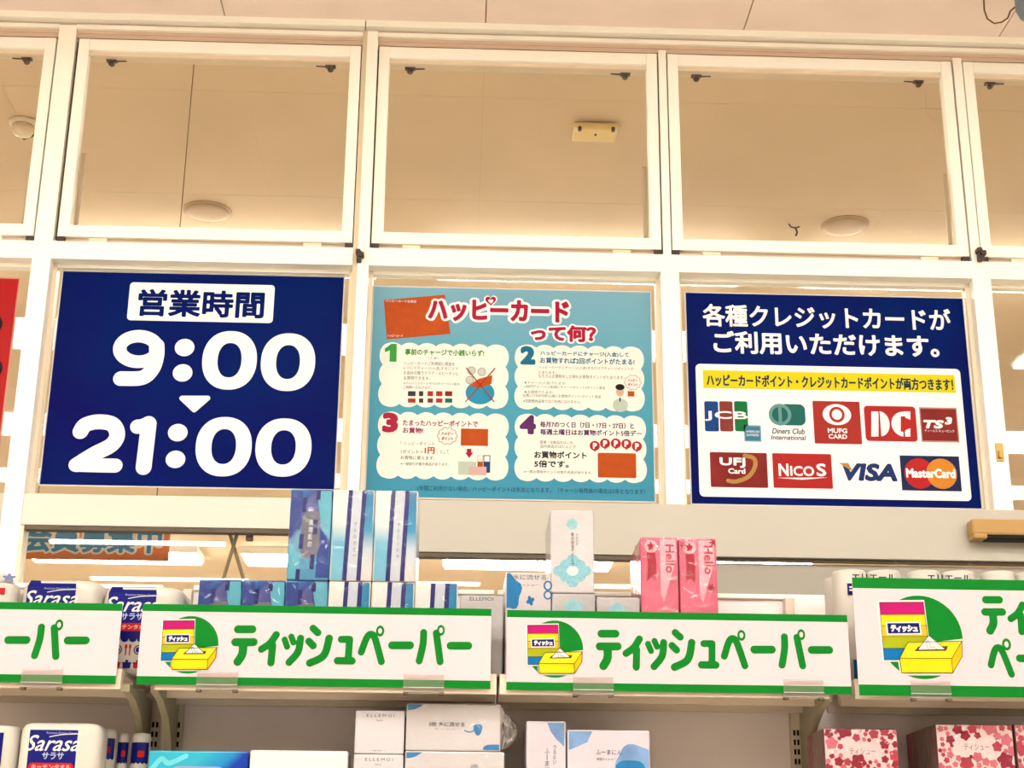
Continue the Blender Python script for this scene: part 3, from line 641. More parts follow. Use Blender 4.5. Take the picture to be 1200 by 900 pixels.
S.rect('clerk_tie', (725.8, 466, 727.2, 471), BLACK, 4); S.rect('orange_card', (735.5, 458.5, 743.3, 464.8), ORANGE, 3)
def bubble(x, y, rx, ry):
    mb = MB(); 
    for k_ in range(10): mb.ring(*S.pt(x+rx*.8*math.cos(k_*.628), y+ry*.8*math.sin(k_*.628)), rx*.3*PX, ry*.3*PZ, rx*.24*PX, ry*.24*PZ, S.y(3), 14)
    build('bubble_edge', mb, RED, t); S.disc('bubble', x, y, rx*.9, ry*.9, CLOUD, 4)
    S.lines('bubble_lettering', [('ハッピー', (x-rx*.62, y-ry*.5, x+rx*.62, y-ry*.05)), ('ポイント', (x-rx*.62, y+ry*.1, x+rx*.62, y+ry*.55))], CRIM, 5, .04)
bubble(741.5, 448.3, 9.3, 8.2); bubble(524.2, 511, 11, 9.5)
S.lines('lettering', [('たまったハッピーポイントで', (472, 492.5, 560, 499.8)), ('お買物!', (472, 501, 496, 508))], mat('plum ink', (170, 40, 100), .4), 2, .03)
S.lines('lettering', [('「 ハッピーポイント', (469.5, 517.5, 509, 522.5)), ('1ポイント＝', (470, 527, 496, 531.8)), ('」として', (512, 527, 526, 532)), ('お買物に使えます。', (469.5, 534.3, 509.5, 538.8)), ('※一部割引対象外商品があります。', (469.5, 542, 526, 545.8))], GREY, 2)
S.lines('lettering', [('1円', (497.5, 524, 509.5, 532))], mat('orange ink', (220, 96, 30), .4), 2, .05)
S.rect('orange_card', (540, 502.5, 572, 522.5), ORANGE, 2)
S.poly('arrow', [(547, 526), (552.5, 526), (552.5, 530.5), (554.8, 530.5), (549.8, 536.8), (545, 530.5), (547, 530.5)], CRIM, 2)
S.rect('goods_print', (537, 541, 558, 556.5), mat('pale green goods', (208, 224, 204), .5), 2); S.rect('goods_print', (549, 547, 570, 557), mat('pale pink goods', (238, 196, 190), .5), 3)
S.rect('goods_print', (559.5, 534, 566, 548), ORANGE, 2); S.rect('goods_print', (566.5, 533.5, 574.5, 554), mat('navy goods', (40, 70, 120), .5), 2); S.rect('goods_print', (560, 534.5, 565.6, 541), CLOUD, 3); S.rect('goods_print', (567.5, 534.5, 573.6, 541), CLOUD, 3)
S.lines('lettering', [('毎月7のつく日（7日・17日・27日）と', (633, 494.7, 743, 501.8)), ('毎週土曜日はお買物ポイント5倍デー', (633, 503.6, 752, 510.6))], PINK_, 2, .03)
S.lines('lettering', [('医薬・化粧品をはじめ、', (633, 516.7, 673, 520.3)), ('店内商品のほとんどが', (633, 521.3, 675, 525.3)), ('※一部お買物ポイント対象外商品があります。', (614, 551.6, 694, 555.2))], GREY, 2)
S.lines('lettering', [('お買物ポイント', (626, 529, 687.5, 537.6)), ('5倍です。', (626, 539.6, 666.5, 548))], GREY, 2, .035)
for x, y in ((697, 522.5), (709, 519.7), (721.7, 519.7), (734, 520.3), (746.3, 523)):
    S.disc('point_badge', x, y, 6, 5.8, RED, 2); S.poly('point_badge', [(x-1.5, y+5), (x+1.5, y+5), (x, y+7.6)], RED, 2); S.text('badge_lettering', 'P', (x-2.2, y-3.4, x+2.4, y+3.6), WHT, 3, .06)
S.rect('orange_card', (700.5, 531, 745.5, 560), ORANGE, 2, .004)
S.lines('footnote', [('1年間ご利用がない場合、ハッピーポイントは失効となります。（チャージ有残高の場合は5年となります）', (489, 571, 756, 577.2))], mat('footnote ink', (24, 70, 110), .5), 2)

# red poster at the left edge
REDP = mat('red poster ink', (196, 10, 8), .35, .35, .04, 3)
p0, p1 = at(27, 327, PY), at(6, 575, PY)
t = empty('red_poster', (-1.85, PY, p1[2]), 'red poster cut off by the left edge of the picture', 'poster')
build('margin', MB().box(-2.28, -1.445, PY+.0004, PY+.0014, p1[2]-.004, p0[2]+.004), mat('pink paper edge', (236, 170, 150), .5), t)
build('sheet', MB().box(-2.276, -1.449, PY, PY+.0003, p1[2], p0[2]), REDP, t)
S = Sheet(t, PY)
for y in (380, 432): S.disc('numeral', -9, y, 12, 12, BLACK, 1)

# board in the hall behind the low glass, left
BY = WY+.30
a, b, c_, d = pbox((20, 612, 197.5, 656), BY)
t = empty('recruiting_board', ((a+b)/2, BY, c_), 'orange board with blue lettering behind the low left glass', 'sign')
build('board', MB().box(a, b, BY, BY+.006, c_, d+.02), mat('orange board print', (255, 124, 40), .45, .3, .04, 6), t)
build('board_edge', MB().box(b, b+.004, BY-.002, BY+.007, c_, d+.02), mat('orange edge', (232, 170, 120), .5), t)
S = Sheet(t, BY)
bx_ = pbox((26, 613.5, 192, 650), BY); build('lettering_outline', put_text(MB(), '会員募集中', *bx_, S.y(1), .1), mat('cream ink', (255, 248, 226), .5), t)
k = .06*(bx_[3]-bx_[2]); build('lettering', put_text(MB(), '会員募集中', bx_[0]+k, bx_[1]-k, bx_[2]+k, bx_[3]-k, S.y(3), .035), mat('board blue ink', (22, 136, 186), .5), t)
mb = MB()
for x in (a+.05, b-.05): mb.tube([(x, BY+.003, d+.015), (x, BY+.003, HALL)], .002, 6)
build('hanging_wire', mb, mat('brown cable', (140, 108, 70)), t)
# wires and clip hanging behind the low left glass
for i, (p, q) in enumerate((((298, 560), (255, 700)), ((266, 615), (292, 700)))):
    YR = WY+.062+.016*i; A, B = at(*p, YR), at(*q, YR); D_ = (A-B)/(A-B)[2]
    A, B = B+D_*(1.167-B[2]), B+D_*(.624-B[2])
    build('diagonal_rod', MB().tube([tuple(A), tuple(B)], .006, 8), mat('grey green rod', (150, 132, 92), .4, .5), label=('pale rod leaning right behind the low left glass', 'grey rod leaning left behind the low left glass')[i], cat='rod', smooth=True, group='rods behind the glass')

q = at(293, 629, WY+.06)
build('hanging_clip', MB().box(q[0]-.012, q[0]+.010, q[1]-.008, q[1]+.008, q[2]-.014, q[2]+.012, .003).tube([(q[0], q[1], q[2]), (q[0]+.003, q[1], 1.168)], .002, 6), DARK, label='small dark clip hanging behind the low left glass', cat='clip')
# tan sensor housing on the rail at the right
x0, zt = at(1138.5, 607.5, WY-.06)[0], at(1160, 607.5, WY-.06)[2]; zb = at(1160, 631, WY-.06)[2]
t = empty('door_sensor', (x0+.2, WY-.03, zb), 'tan plastic door sensor housing with a black slot on the right rail', 'sensor')
TANP = mat('tan plastic', (222, 180, 116), .4, .4, .03, 6)
build('housing', MB().box(x0, x0+.42, WY-.06, WY-.003, zb+.012, zt, .008), TANP, t)
build('end_cap', MB().box(x0+.003, x0+.045, WY-.062, WY-.003, zb, zb+.016, .005), TANP, t)
build('slot_lens', MB().box(x0+.045, x0+.39, WY-.055, WY-.006, zb, zb+.014, .003), mat('black lens', (20, 6, 6), .25, .5), t)

# ================================================================== gondola shelving
SY = 3.82; DECK = .55; LOW = {1: .19, 2: .25, 3: .25, 4: .25}
BACK = 4.2
TANS = mat('shelf back panel', (228, 218, 216), .6, .25, .03, 2)
SLOT = mat('dark slot', (44, 36, 28), .8, .1)
def bracket(t, x, up=False):
    prof = [(3.86, .515), (3.86, .498), (3.94, .488), (4.03, .455), (4.09, .405), (4.12, .34), (4.13, .28), (4.165, .28), (4.165, .515)]
    build('bracket', MB().prism_x(prof, x-.009, x+.009), STEELD, t)
def upright(t, x0, x1, top=.816):
    u = build('upright', MB().box(x0, x1, 4.165, 4.215, -1.5, top, .002), STEEL, t)
    mb = MB(); w_ = (x1-x0)
    for k in range(18):
        z = .12+.025*k
        if z > .47: break
        for xx in (x0+w_*.3, x0+w_*.7): mb.box(xx-.0028, xx+.0028, 4.1635, 4.166, z, z+.014)
    build('slots', mb, SLOT, u)
def shelf(t, x0, x1, z, lip=True):
    s_ = build('shelf', MB().box(x0, x1, 3.835, 4.195, z-.012, z, .001), STEEL, t)
    for y0, h in ((3.83, .05), (3.978, .05), (4.119, .05)):
        build('shelf_rib', MB().prism_x([(y0, z-.012), (y0, z-h), (y0+.012, z-h), (y0+.03, z-h+.012), (y0+.03, z-.012)], x0, x1), STEEL, s_)
def bay(n, x0, x1, posts, brs, label, back=(None, None), toprail=True):
    t = empty('shelf_unit', ((x0+x1)/2, 4.0, -1.5), label, 'shelf', 'shop shelving bays')
    for p in posts: upright(t, *p)
    for x in brs: bracket(t, x)
    for z in (DECK, LOW[n], -.3, -.85, -1.38): shelf(t, x0, x1, z)
    b0, b1 = back[0] or x0, back[1] or x1
    build('back_panel', MB().box(b0, b1, 4.196, 4.206, -1.5, .816), TANS, t)
    build('kick_plate', MB().box(x0, x1, 3.85, 3.87, -1.5, -1.43), STEEL, t)
    if n == 3: build('upper_back_panel', MB().box(.921, 1.03, 4.184, 4.194, DECK+.03, .816), TANS, t); b1 = 1.03
    if toprail: build('top_rail', MB().box(b0, b1, 4.185, 4.23, .816, .830, .004), WHITE, t)
bay(1, -1.70, -.826, [(-.811, -.784), (-1.73, -1.703)], [-.818, -1.695], 'shelving bay with kitchen rolls at the left edge', (None, -.811))
bay(2, -.742, .094, [(-.752, -.728)], [-.748], 'shelving bay under the left tissue sign with blue and white boxes', (-.728, None))
bay(3, .102, .920, [(.893, .917)], [.925], 'shelving bay under the middle right tissue sign', (None, .893))
bay(4, .985, 1.86, [(1.87, 1.895)], [1.866], 'shelving bay with red flowered boxes at the right edge', (.93, None), False)

# ------------------------------------------------------------------ shelf signs
SIGNW = mat('pinkish white sign board', (246, 222, 227), .4, .35, .01, 4)
PINKB = mat('magenta print', (200, 20, 118), .4); YEL = mat('bright yellow print', (254, 228, 20), .4); YOR = mat('amber print', (250, 200, 50), .4); OLI = mat('olive print', (178, 190, 20), .4); AZU = mat('azure print', (10, 120, 190), .4); BRN = mat('brown print', (120, 80, 20), .5)
LINE = mat('dark outline ink', (50, 44, 20), .5)
def sp(X, Y_): q = at(160+X/4, 700+Y_/4, SY); return np.array([q[0], q[2]])       # sign drawing taken from the left tissue sign
def spb(X, Y_): q = at(300+X/4, 560+Y_/4, SY); return np.array([q[0], q[2]])
MPP = .00208
LET = [  # strokes of the kana (points, width in px)
 ([sp(476,150), sp(543,150)], 9.5), ([sp(463,210), sp(549,210)], 9.5), ([sp(500,215), sp(496,265), sp(474,302)], 10),
 ([spb(95,735), spb(66,775), spb(26,803)], 8.6), ([spb(78,785), spb(70,867)], 8.6),
 ([spb(134,758), spb(146,792)], 7.2), ([spb(166,744), spb(176,772)], 7.2), ([spb(209,752), spb(197,815), spb(155,865)], 8.6),
 ([spb(268,705), spb(290,726)], 8.6), ([spb(248,766), spb(268,787)], 8.6), ([spb(343,752), spb(318,832), spb(252,868)], 9),
 ([spb(400,757), spb(438,757)], 8.4), ([spb(439,757), spb(432,850)], 8.4), ([spb(382,857), spb(450,858)], 8.8),
 ([spb(493,817), spb(520,748), spb(541,733), spb(558,754), spb(588,862)], 8.2),
 ([spb(638,785), spb(722,785)], 9.4),
 ([spb(786,725), spb(783,780), spb(765,858)], 8.4), ([spb(845,728), spb(863,862)], 8.4),
 ([spb(912,787), spb(995,787)], 9.4)]
KANA = [(0, 1, 2), (3, 4), (5, 6, 7), (8, 9, 10), (11, 12, 13), (14,), (15,), (16, 17), (18,)]
RINGS = [(spb(582,718), 5.0, 6.6), (spb(867,715), 4.8, 6.6)]
ICO = lambda pts: [sp(*p) for p in pts]
C0 = sp(248, 222)
def icon(t, f, y, lay0=1):
    Y_ = lambda k: y-.0004*(lay0+k)
    P = lambda pts: [f(p) for p in ICO(pts)]
    g = f(sp(248, 222)); e_ = f(sp(384, 222)); r = e_[0]-g[0]
    build('icon_disc', MB().ell(g[0], g[1], r, r, Y_(0), 48), GREEN, t)
    build('icon_halo', MB().poly(P([(119, 104), (276, 102), (272, 240), (382, 228), (376, 292), (338, 346), (160, 346), (160, 302), (108, 302)]), Y_(1)), PAPERW, t)
    for k, (a, b, c) in enumerate(((110, 150, PINKB), (150, 186, YEL), (186, 221, YOR), (221, 259, OLI), (259, 296, AZU))):
        l0, l1 = 127-12*(a-110)/186, 127-12*(b-110)/186
        build('icon_carton', MB().poly(P([(l0, a), (272, a-2), (270, b-1), (l1, b)]), Y_(2)), c, t)
    mb = MB()
    for a in (110, 150, 186, 221, 259, 296): l = 127-12*(a-110)/186; mb.stroke(P([(l, a), (271, a-1)]), .0012, Y_(3), 5)
    mb.stroke(P([(127, 110), (115, 296)]), .0012, Y_(3), 5); mb.stroke(P([(272, 108), (268, 240)]), .0012, Y_(3), 5); build('icon_outline', mb, LINE, t)
    build('icon_label', MB().poly(P([(137, 174), (251, 172), (250, 214), (136, 216)]), Y_(4)), PAPERW, t); build('icon_label', MB().poly(P([(142, 178), (247, 177), (246, 210), (141, 211)]), Y_(5)), NAVY, t)
    a, b = f(sp(150, 206)), f(sp(241, 184)); build('icon_lettering', put_text(MB(), 'ティッシュ', a[0], b[0], a[1], b[1], Y_(6), .08, .1), PAPERW, t)
    build('icon_box', MB().poly(P([(165, 292), (335, 292), (332, 338), (165, 338)]), Y_(7)), YEL, t)
    build('icon_box', MB().poly(P([(165, 292), (200, 240), (378, 236), (336, 292)]), Y_(7)), mat('lighter yellow print', (255, 236, 40), .4), t)
    build('icon_box', MB().poly(P([(335, 292), (378, 236), (371, 286), (332, 338)]), Y_(7)), mat('deep yellow print', (244, 204, 10), .4), t)
    build('icon_slot', MB().poly(P([(218, 268), (232, 254), (330, 252), (322, 267)]), Y_(8)), BRN, t)
    build('icon_tissue', MB().poly(P([(228, 265), (250, 240), (272, 218), (296, 238), (318, 262)]), Y_(9)), PAPERW, t)
    mb = MB()
    for a in ([(165, 292), (335, 292)], [(165, 338), (332, 338)], [(165, 292), (165, 338)], [(335, 292), (332, 338)], [(165, 292), (200, 240)], [(200, 240), (378, 236)], [(378, 236), (336, 292)], [(378, 236), (371, 286)], [(371, 286), (332, 338)], [(228, 265), (272, 218)], [(272, 218), (318, 262)], [(228, 265), (318, 263)]):
        mb.stroke(P(a), .0013, Y_(10), 5)
    mb.stroke(P([(264, 262), (260, 240), (268, 236), (274, 258), (282, 254), (290, 262)]), .001, Y_(10), 5); build('icon_outline', mb, LINE, t)
def letters(t, f, y, s=1., sel=None):
    R_ = range(len(LET)) if sel is None else sel
    for K in KANA:
        K = [i for i in K if i in R_]
        if K: build('lettering', strokes(MB(), [([f(p) for p in LET[i][0]], LET[i][1]*MPP*s) for i in K], y-.0008), GREEN, t)
def rings(t, f, y, s, sel):
    for i in sel:
        c, rx, ry = RINGS[i]; c = f(c); build('lettering', MB().ring(c[0], c[1], rx*MPP*s, ry*MPP*s, rx*MPP*s*.45, ry*MPP*s*.5, y-.0012, 24), GREEN, t); build('lettering_counter', MB().ell(c[0], c[1], rx*MPP*s*.45, ry*MPP*s*.5, y-.0014, 20), SIGNW, t)
def sign_board(x0, x1, z0, z1, label, y=SY, top=.018, bot=.020):
    t = empty('shelf_sign', ((x0+x1)/2, y, z0), label, 'sign', 'green and white shelf signs')
    build('board', MB().box(x0, x1, y, y+.003, z0, z1), SIGNW, t)
    build('green_band', MB().box(x0, x1, y-.0003, y, z1-top, z1), GREEN, t); build('green_band', MB().box(x0, x1, y-.0003, y, z0, z0+bot), GREEN, t)
    return t
t = sign_board(-.786, .079, .511, .709, 'white sign with green bands and tissue lettering over the blue tissue boxes')
icon(t, lambda p: p, SY); letters(t, lambda p: p, SY); rings(t, lambda p: p, SY, 1, (0, 1))
dq = at(650, 760.5, SY)-at(222, 755.5, SY); f3 = lambda p: p+np.array([dq[0], dq[2]])
t = sign_board(.118, .974, .509, .707, 'white sign with green bands and tissue lettering below the pink packs')
icon(t, f3, SY); letters(t, f3, SY); rings(t, f3, SY, 1, (0, 1))
t = sign_board(-1.70, -.836, .511, .708, 'white sign with green bands cut off at the left edge')
q = np.array([at(18, 750, SY)[0], at(18, 750, SY)[2]])-spb(680, 785)
l1 = at(20.5, 750, SY); l2 = spb(680, 785); f1 = lambda p: p+np.array([l1[0]-l2[0], l1[2]-l2[1]])
letters(t, f1, SY, 1, (15, 16, 17, 18)); rings(t, f1, SY, 1, (1,))
S4Y = 3.81
t = sign_board(.990, 1.86, .506, .801, 'tall white sign with green bands and a large tissue box icon at the right edge', S4Y, .027, .027)
g = at(1079.5, 746.5, S4Y); f4 = lambda p: (p-C0)*1.475+np.array([g[0], g[2]])
icon(t, f4, S4Y)
for sel, rg, a, ref in (((0, 1, 2), (), (1165, 721.5), sp(506, 228)), ((14,), (0,), (1172, 774), spb(541, 795))):
    g4 = at(*a, S4Y); f = lambda p, ref=ref, g4=g4: (p-ref)*.98+np.array([g4[0], g4[2]])
    letters(t, f, S4Y, .98, sel); rings(t, f, S4Y, 1.1, rg)
    rest = (3, 4, 5, 6, 7, 8, 9, 10, 11, 12, 13) if not rg else (15, 16, 17, 18)
    letters(t, f, S4Y, .98, rest)
    if rg: rings(t, f, S4Y, 1., (1,))
# clear clips that hold the signs
for i, (x, y, L) in enumerate(((50, 793, 'sign at the left edge'), (255, 798, 'left end of the sign over the blue boxes'), (496.5, 800, 'right end of the sign over the blue boxes'), (695, 803.5, 'left end of the sign below the pink packs'), (941, 806, 'right end of the sign below the pink packs'), (1090, 808.5, 'tall sign at the right edge'))):
    YY = S4Y if i == 5 else SY
    q = at(x, y, YY); x0, x1 = q[0]-.05, q[0]+.05; zb = .500
    t = empty('sign_clip', (q[0], YY, zb), 'clear plastic clip on the '+L, 'clip', 'clear sign clips')
    build('plate', MB().box(x0, x1, YY-.0075, YY-.0055, zb, zb+.041, .0006), ACRYL, t)
    build('edge', MB().box(x0, x1, YY-.0085, YY-.0055, zb+.041, zb+.0428), ACRE, t)
    build('lip', MB().box(x0, x1, YY-.012, YY-.0055, zb+.010, zb+.012), ACRE, t)
    build('tray', MB().box(x0, x1, YY-.0055, YY+.008, zb, zb+.002), ACRE, t)
    for a_ in (x0, x1-.012): build('foot', MB().box(a_, a_+.012, YY-.012, YY+.008, zb-.006, zb, .001), SEAL_SHADE, t)

# ================================================================== goods
FY = 3.885                                     # fronts of the goods on the shelves
def pack_body(t, x0, x1, z0, z1, depth, m, y=FY, bev=.004): return build('body', MB().box(x0, x1, y, y+depth, z0, z1, bev), m, t)
def span(a, b, ym, y=FY): return at(a, ym, y)[0]+.0006, at(b, ym, y)[0]-.0006
FILM = mat_glass('clear shrink film', (.99, .99, .99), .034, .12)
def film(t, x0, x1, z0, z1, y=FY, amp=.0016, seed=1):
    rnd = random.Random(seed); c = .011; nx, nz = max(3, int((x1-x0)/c)), max(3, int((z1-z0)/c)); mb = MB()
    for j in range(nz+1):
        for i in range(nx+1):
            e_ = i in (0, nx) or j in (0, nz)
            mb.v.append((x0+(x1-x0)*i/nx+(0 if e_ else rnd.uniform(-.003, .003)), y-(.0022 if e_ else .0022+rnd.random()**2*amp), z0+(z1-z0)*j/nz+(0 if e_ else rnd.uniform(-.003, .003))))
    for j in range(nz):
        for i in range(nx):
            a = j*(nx+1)+i; q = (a, a+1, a+nx+2, a+nx+1)
            mb.f += [(q[0], q[1], q[2]), (q[0], q[2], q[3])] if rnd.random() < .5 else [(q[0], q[1], q[3]), (q[1], q[2], q[3])]
    return build('film', mb, FILM, t)
def topz(x, yt, y=FY): return at(x, yt, y)[2]
WRAPW = mat('white wrapped carton', (222, 216, 217), .25, .5, .05, 7, bump=.4, bscale=20, coat=.8)
WRAPG = mat('grey wrapped carton', (200, 195, 194), .22, .5, .08, 9, bump=.5, bscale=22, coat=1.)
BLUEG = mat_print('deep blue carton print', [(0, (70, 150, 190)), (.22, (110, 170, 200)), (.34, (48, 60, 140)), (.55, (90, 96, 160)), (.62, (22, 70, 150)), (.8, (40, 110, 180)), (1, (90, 180, 205))], 'Z', noise=.7, nscale=9, coat=.5, bump=.15, bscale=20, angle=.5)
STRB = mat_print('white and aqua carton print', [(0, (236, 222, 214)), (.3, (226, 220, 222)), (.5, (130, 190, 215)), (.7, (236, 236, 236)), (1, (244, 240, 232))], 'Z', noise=.25, nscale=7, coat=.5, bump=.15, bscale=20)
AQUA = mat_print('aqua carton band', [(0, (236, 224, 216)), (.35, (200, 216, 226)), (.55, (40, 150, 196)), (.8, (20, 136, 186)), (1, (50, 130, 170))], 'Z', noise=.15, nscale=7, coat=.5)
AQUB = mat_print('pale aqua carton band', [(0, (120, 190, 216)), (.4, (110, 186, 214)), (.6, (226, 232, 232)), (1, (246, 242, 234))], 'Z', noise=.2, nscale=7, coat=.5)
PALE = mat('pale lilac band', (206, 214, 226), .3, .4, .04, 12, coat=.4)
STRI = mat('navy carton stripe', (16, 24, 112), .3, .4, .25, 50, coat=.4)
GREYB = mat('grey oval patch', (112, 112, 128), .35, .4, .1, 20, coat=.3)
def blue_pack(x0, x1, z0, z1, label):
    t = empty('tissue_pack', ((x0+x1)/2, FY+.12, z0), label, 'tissue pack', 'blue tissue packs')
    pack_body(t, x0, x1, z0, z1, .24, BLUEG); w_, h = x1-x0, z1-z0; y = FY
    X = lambda u: x0+w_*u; Z = lambda v: z0+h*v
    build('light_facet', MB().poly([(X(.62), Z(.98)), (X(.98), Z(.98)), (X(.98), Z(.45)), (X(.75), Z(.62))], y-.0004), mat('aqua facet', (92, 184, 208), .3, .4, .12, 14, coat=.4), t)
    build('light_facet', MB().poly([(X(.02), Z(.45)), (X(.28), Z(.25)), (X(.3), Z(.02)), (X(.02), Z(.02))], y-.0004), mat('aqua facet', (92, 184, 208)), t)
    build('dark_facet', MB().poly([(X(.02), Z(.98)), (X(.3), Z(.98)), (X(.26), Z(.55)), (X(.02), Z(.55))], y-.0004), mat('blue facet', (28, 62, 148), .3, .4, .15, 14, coat=.4), t)
    build('dark_facet', MB().poly([(X(.7), Z(.6)), (X(.98), Z(.42)), (X(.98), Z(.03)), (X(.68), Z(.03))], y-.0004), mat('blue facet', (28, 62, 148)), t)
    build('opening_oval', MB().poly([(X(.36), Z(.76)), (X(.68), Z(.76)), (X(.74), Z(.66)), (X(.74), Z(.36)), (X(.66), Z(.24)), (X(.34), Z(.24)), (X(.28), Z(.36)), (X(.3), Z(.66))], y-.0008), GREYB, t)
    for u, v in ((.34, .82), (.30, .42), (.26, .04), (.66, .96), (.62, .58), (.58, .2)): build('stripe', MB().poly([(X(u-.05), Z(v-.08 if v > .1 else .005)), (X(u+.05), Z(v-.08 if v > .1 else .005)), (X(u+.06), Z(min(v+.08, .992))), (X(u-.04), Z(min(v+.08, .992)))], y-.0012), STRI, t)
    mb = MB()
    for k_ in range(4): put_text(mb, '濃潤肌の'[k_], X(.46), X(.56), Z(.60-.08*k_), Z(.66-.08*k_), y-.0012)
    build('lettering', mb, PAPERW, t); film(t, x0+.002, x1-.002, z0+.002, z1-.002, seed=int(x0*1000))
def stripe_pack(x0, x1, z0, z1, label):
    t = empty('tissue_pack', ((x0+x1)/2, FY+.12, z0), label, 'tissue pack', 'striped tissue packs')
    pack_body(t, x0, x1, z0, z1, .24, STRB); w_, h = x1-x0, z1-z0; y = FY
    X = lambda u: x0+w_*u; Z = lambda v: z0+h*v
    build('aqua_band', MB().poly([(X(.03), Z(.01)), (X(.30), Z(.01)), (X(.40), Z(.99)), (X(.03), Z(.99))], y-.0004), AQUB, t)
    build('aqua_band', MB().poly([(X(.74), Z(.01)), (X(.97), Z(.01)), (X(.97), Z(.99)), (X(.80), Z(.99))], y-.0004), AQUA, t)
    build('pale_band', MB().poly([(X(.40), Z(.01)), (X(.68), Z(.01)), (X(.74), Z(.99)), (X(.48), Z(.99))], y-.0004), PALE, t)
    for a, b in ((.35, .42), (.68, .75)): build('stripe', MB().poly([(X(a-.05), Z(.004)), (X(a+.055), Z(.004)), (X(b+.055), Z(.996)), (X(b-.05), Z(.996))], y-.0008), STRI, t)
    mb = MB()
    for k_ in range(6): put_text(mb, 'やわらかな'[k_ % 5], X(.53), X(.60), Z(.60-.07*k_), Z(.645-.07*k_), y-.0008)
    build('lettering', mb, mat('grey ink', (70, 90, 92)), t); film(t, x0+.002, x1-.002, z0+.002, z1-.002, amp=.0012, seed=int(x0*1000))
rows = [(232, 283), (283, 334), (334, 384.5), (384.5, 434.5), (435, 486), (486, 537)]
zt = topz(385, 681)
LAB = ['deep blue tissue pack beside the kitchen roll packs', 'deep blue tissue pack, second of the low blue row', 'deep blue tissue pack under the tall blue pack', 'striped tissue pack under the left tall striped pack', 'striped tissue pack under the right tall striped pack', 'striped tissue pack at the right end of the low row']
for i, (a, b) in enumerate(rows):
    x0, x1 = span(a, b, 697); (blue_pack if i < 3 else stripe_pack)(x0, x1, DECK, zt, LAB[i])
z2 = topz(414, 574)
for i, (a, b) in enumerate(((338, 388), (388, 438), (438, 489))):
    x0, x1 = span(a, b, 625); (blue_pack if i == 0 else stripe_pack)(x0, x1, zt+.001, z2, ('tall deep blue tissue pack standing on the blue row', 'tall striped tissue pack beside the tall blue pack', 'tall striped tissue pack at the right of the upper row')[i])

def plain_pack(x0, x1, z0, z1, label, m=WRAPW, depth=.24, group='white tissue packs', y=FY):
    t = empty('tissue_pack', ((x0+x1)/2, y+depth/2, z0), label, 'tissue pack', group)
    pack_body(t, x0, x1, z0, z1, depth, m, y); return t
PB = mat('blue leaf print', (44, 130, 190), .35, .4, .15, 14, coat=.3); PLB = mat('pale aqua print', (160, 210, 220), .4, .3, .1, 60); INK = mat('grey ink', (70, 90, 92))
def blob(cx, cz, rx, rz, y, n=26, k=5, a=.12, ph=0.): return MB().poly([(cx+rx*(1+a*math.sin(k*t_+ph))*math.cos(t_), cz+rz*(1+a*math.sin(k*t_+ph))*math.sin(t_)) for t_ in [2*math.pi*i/n for i in range(n)]], y)
def clipx(mb, x0, x1, z0, z1):
    mb.v = [(min(max(v[0], x0), x1), v[1], min(max(v[2], z0), z1)) for v in mb.v]; return mb
# grey wrapped pack between the signs
x0, x1 = span(538.5, 590, 705); z1_ = topz(565, 697.5)
t = plain_pack(x0, x1, DECK, z1_, 'grey white wrapped pack between the left and middle signs', WRAPG)
q0, q1 = topz(565, 704), topz(565, 701); build('lettering', put_text(MB(), 'ELLEMOI', x0+.025, x1-.025, q0, q1+.003, FY-.0004), INK, t)
# white pack with blue leaves
x0, x1 = span(592, 646, 695); z1_ = topz(620, 671)
t = plain_pack(x0, x1, DECK, z1_, 'white pack with blue leaf print at the left of the white row')
cx, cz = at(596, 694, FY)[0], at(596, 694, FY)[2]
build('leaf_print', clipx(blob(cx, cz, .032, .045, FY-.0004), x0+.003, x1, z1_-.14, z1_-.003), PB, t)
cx, cz = at(642, 690, FY)[0], at(642, 690, FY)[2]; build('curl_print', MB().ring(cx, cz+.008, .011, .013, .007, .009, FY-.0004).ring(cx, cz-.016, .011, .012, .007, .008, FY-.0004), PB, t)
cx, cz = at(621.5, 704, FY)[0], at(621.5, 704, FY)[2]; build('leaf_print', blob(cx, cz, .009, .011, FY-.0004, k=4, a=.25), PB, t)
a, b, c_, d = pbox((601, 673.5, 640, 679.5), FY); build('lettering', put_text(MB(), '水に流せる', a, b, c_, d, FY-.0008), INK, t)
a, b, c_, d = pbox((607, 684, 631, 687), FY); build('lettering', put_text(MB(), 'ティシュー', a, b, c_, d, FY-.0008), INK, t)
# white pack lying low with the tall white pack on it, and its neighbour
x0, x1 = span(646.5, 698, 705); zl = topz(672, 695.5)
t = plain_pack(x0, x1, DECK, zl, 'low white pack carrying the tall white pack', WRAPG)
build('leaf_print', clipx(blob((x0+x1)/2, zl-.035, .024, .02, FY-.0004), x0, x1, DECK, zl-.004), PLB, t)
x0, x1 = span(645, 696.5, 645)
t = plain_pack(x0, x1, zl+.001, topz(670, 597.5), 'tall white pack with pale aqua checks standing on the white row')
cx = (x0+x1)/2
for u, v, r in ((670.5, 614, 7),):
    q = at(u, v, FY); build('crest_print', blob(q[0], q[2], r*MPP, r*MPP*1.0, FY-.0004, k=6, a=.06), PLB, t)
E2 = [(at(u, v, FY)[0], at(u, v, FY)[2]) for u, v in ((655, 669), (671, 669), (686, 669), (671, 656), (671, 682), (663, 662), (679, 662), (663, 676), (679, 676))]
fn = lambda x, z: np.max([7.3*MPP-np.hypot(x-a, (z-b)*1.1) for a, b in E2], axis=0)
build('check_print', sdf_fill(MB(), fn, x0+.003, x1-.003, zl+.006, zl+.12, .0025, FY-.0004), mat('pale aqua checks', (150, 206, 220), .4, .3, .2, 260), t)
q = at(671, 669, FY); build('centre_print', MB().ell(q[0], q[2], 7*MPP, 6*MPP, FY-.0008), PAPERW, t)
mb = MB()
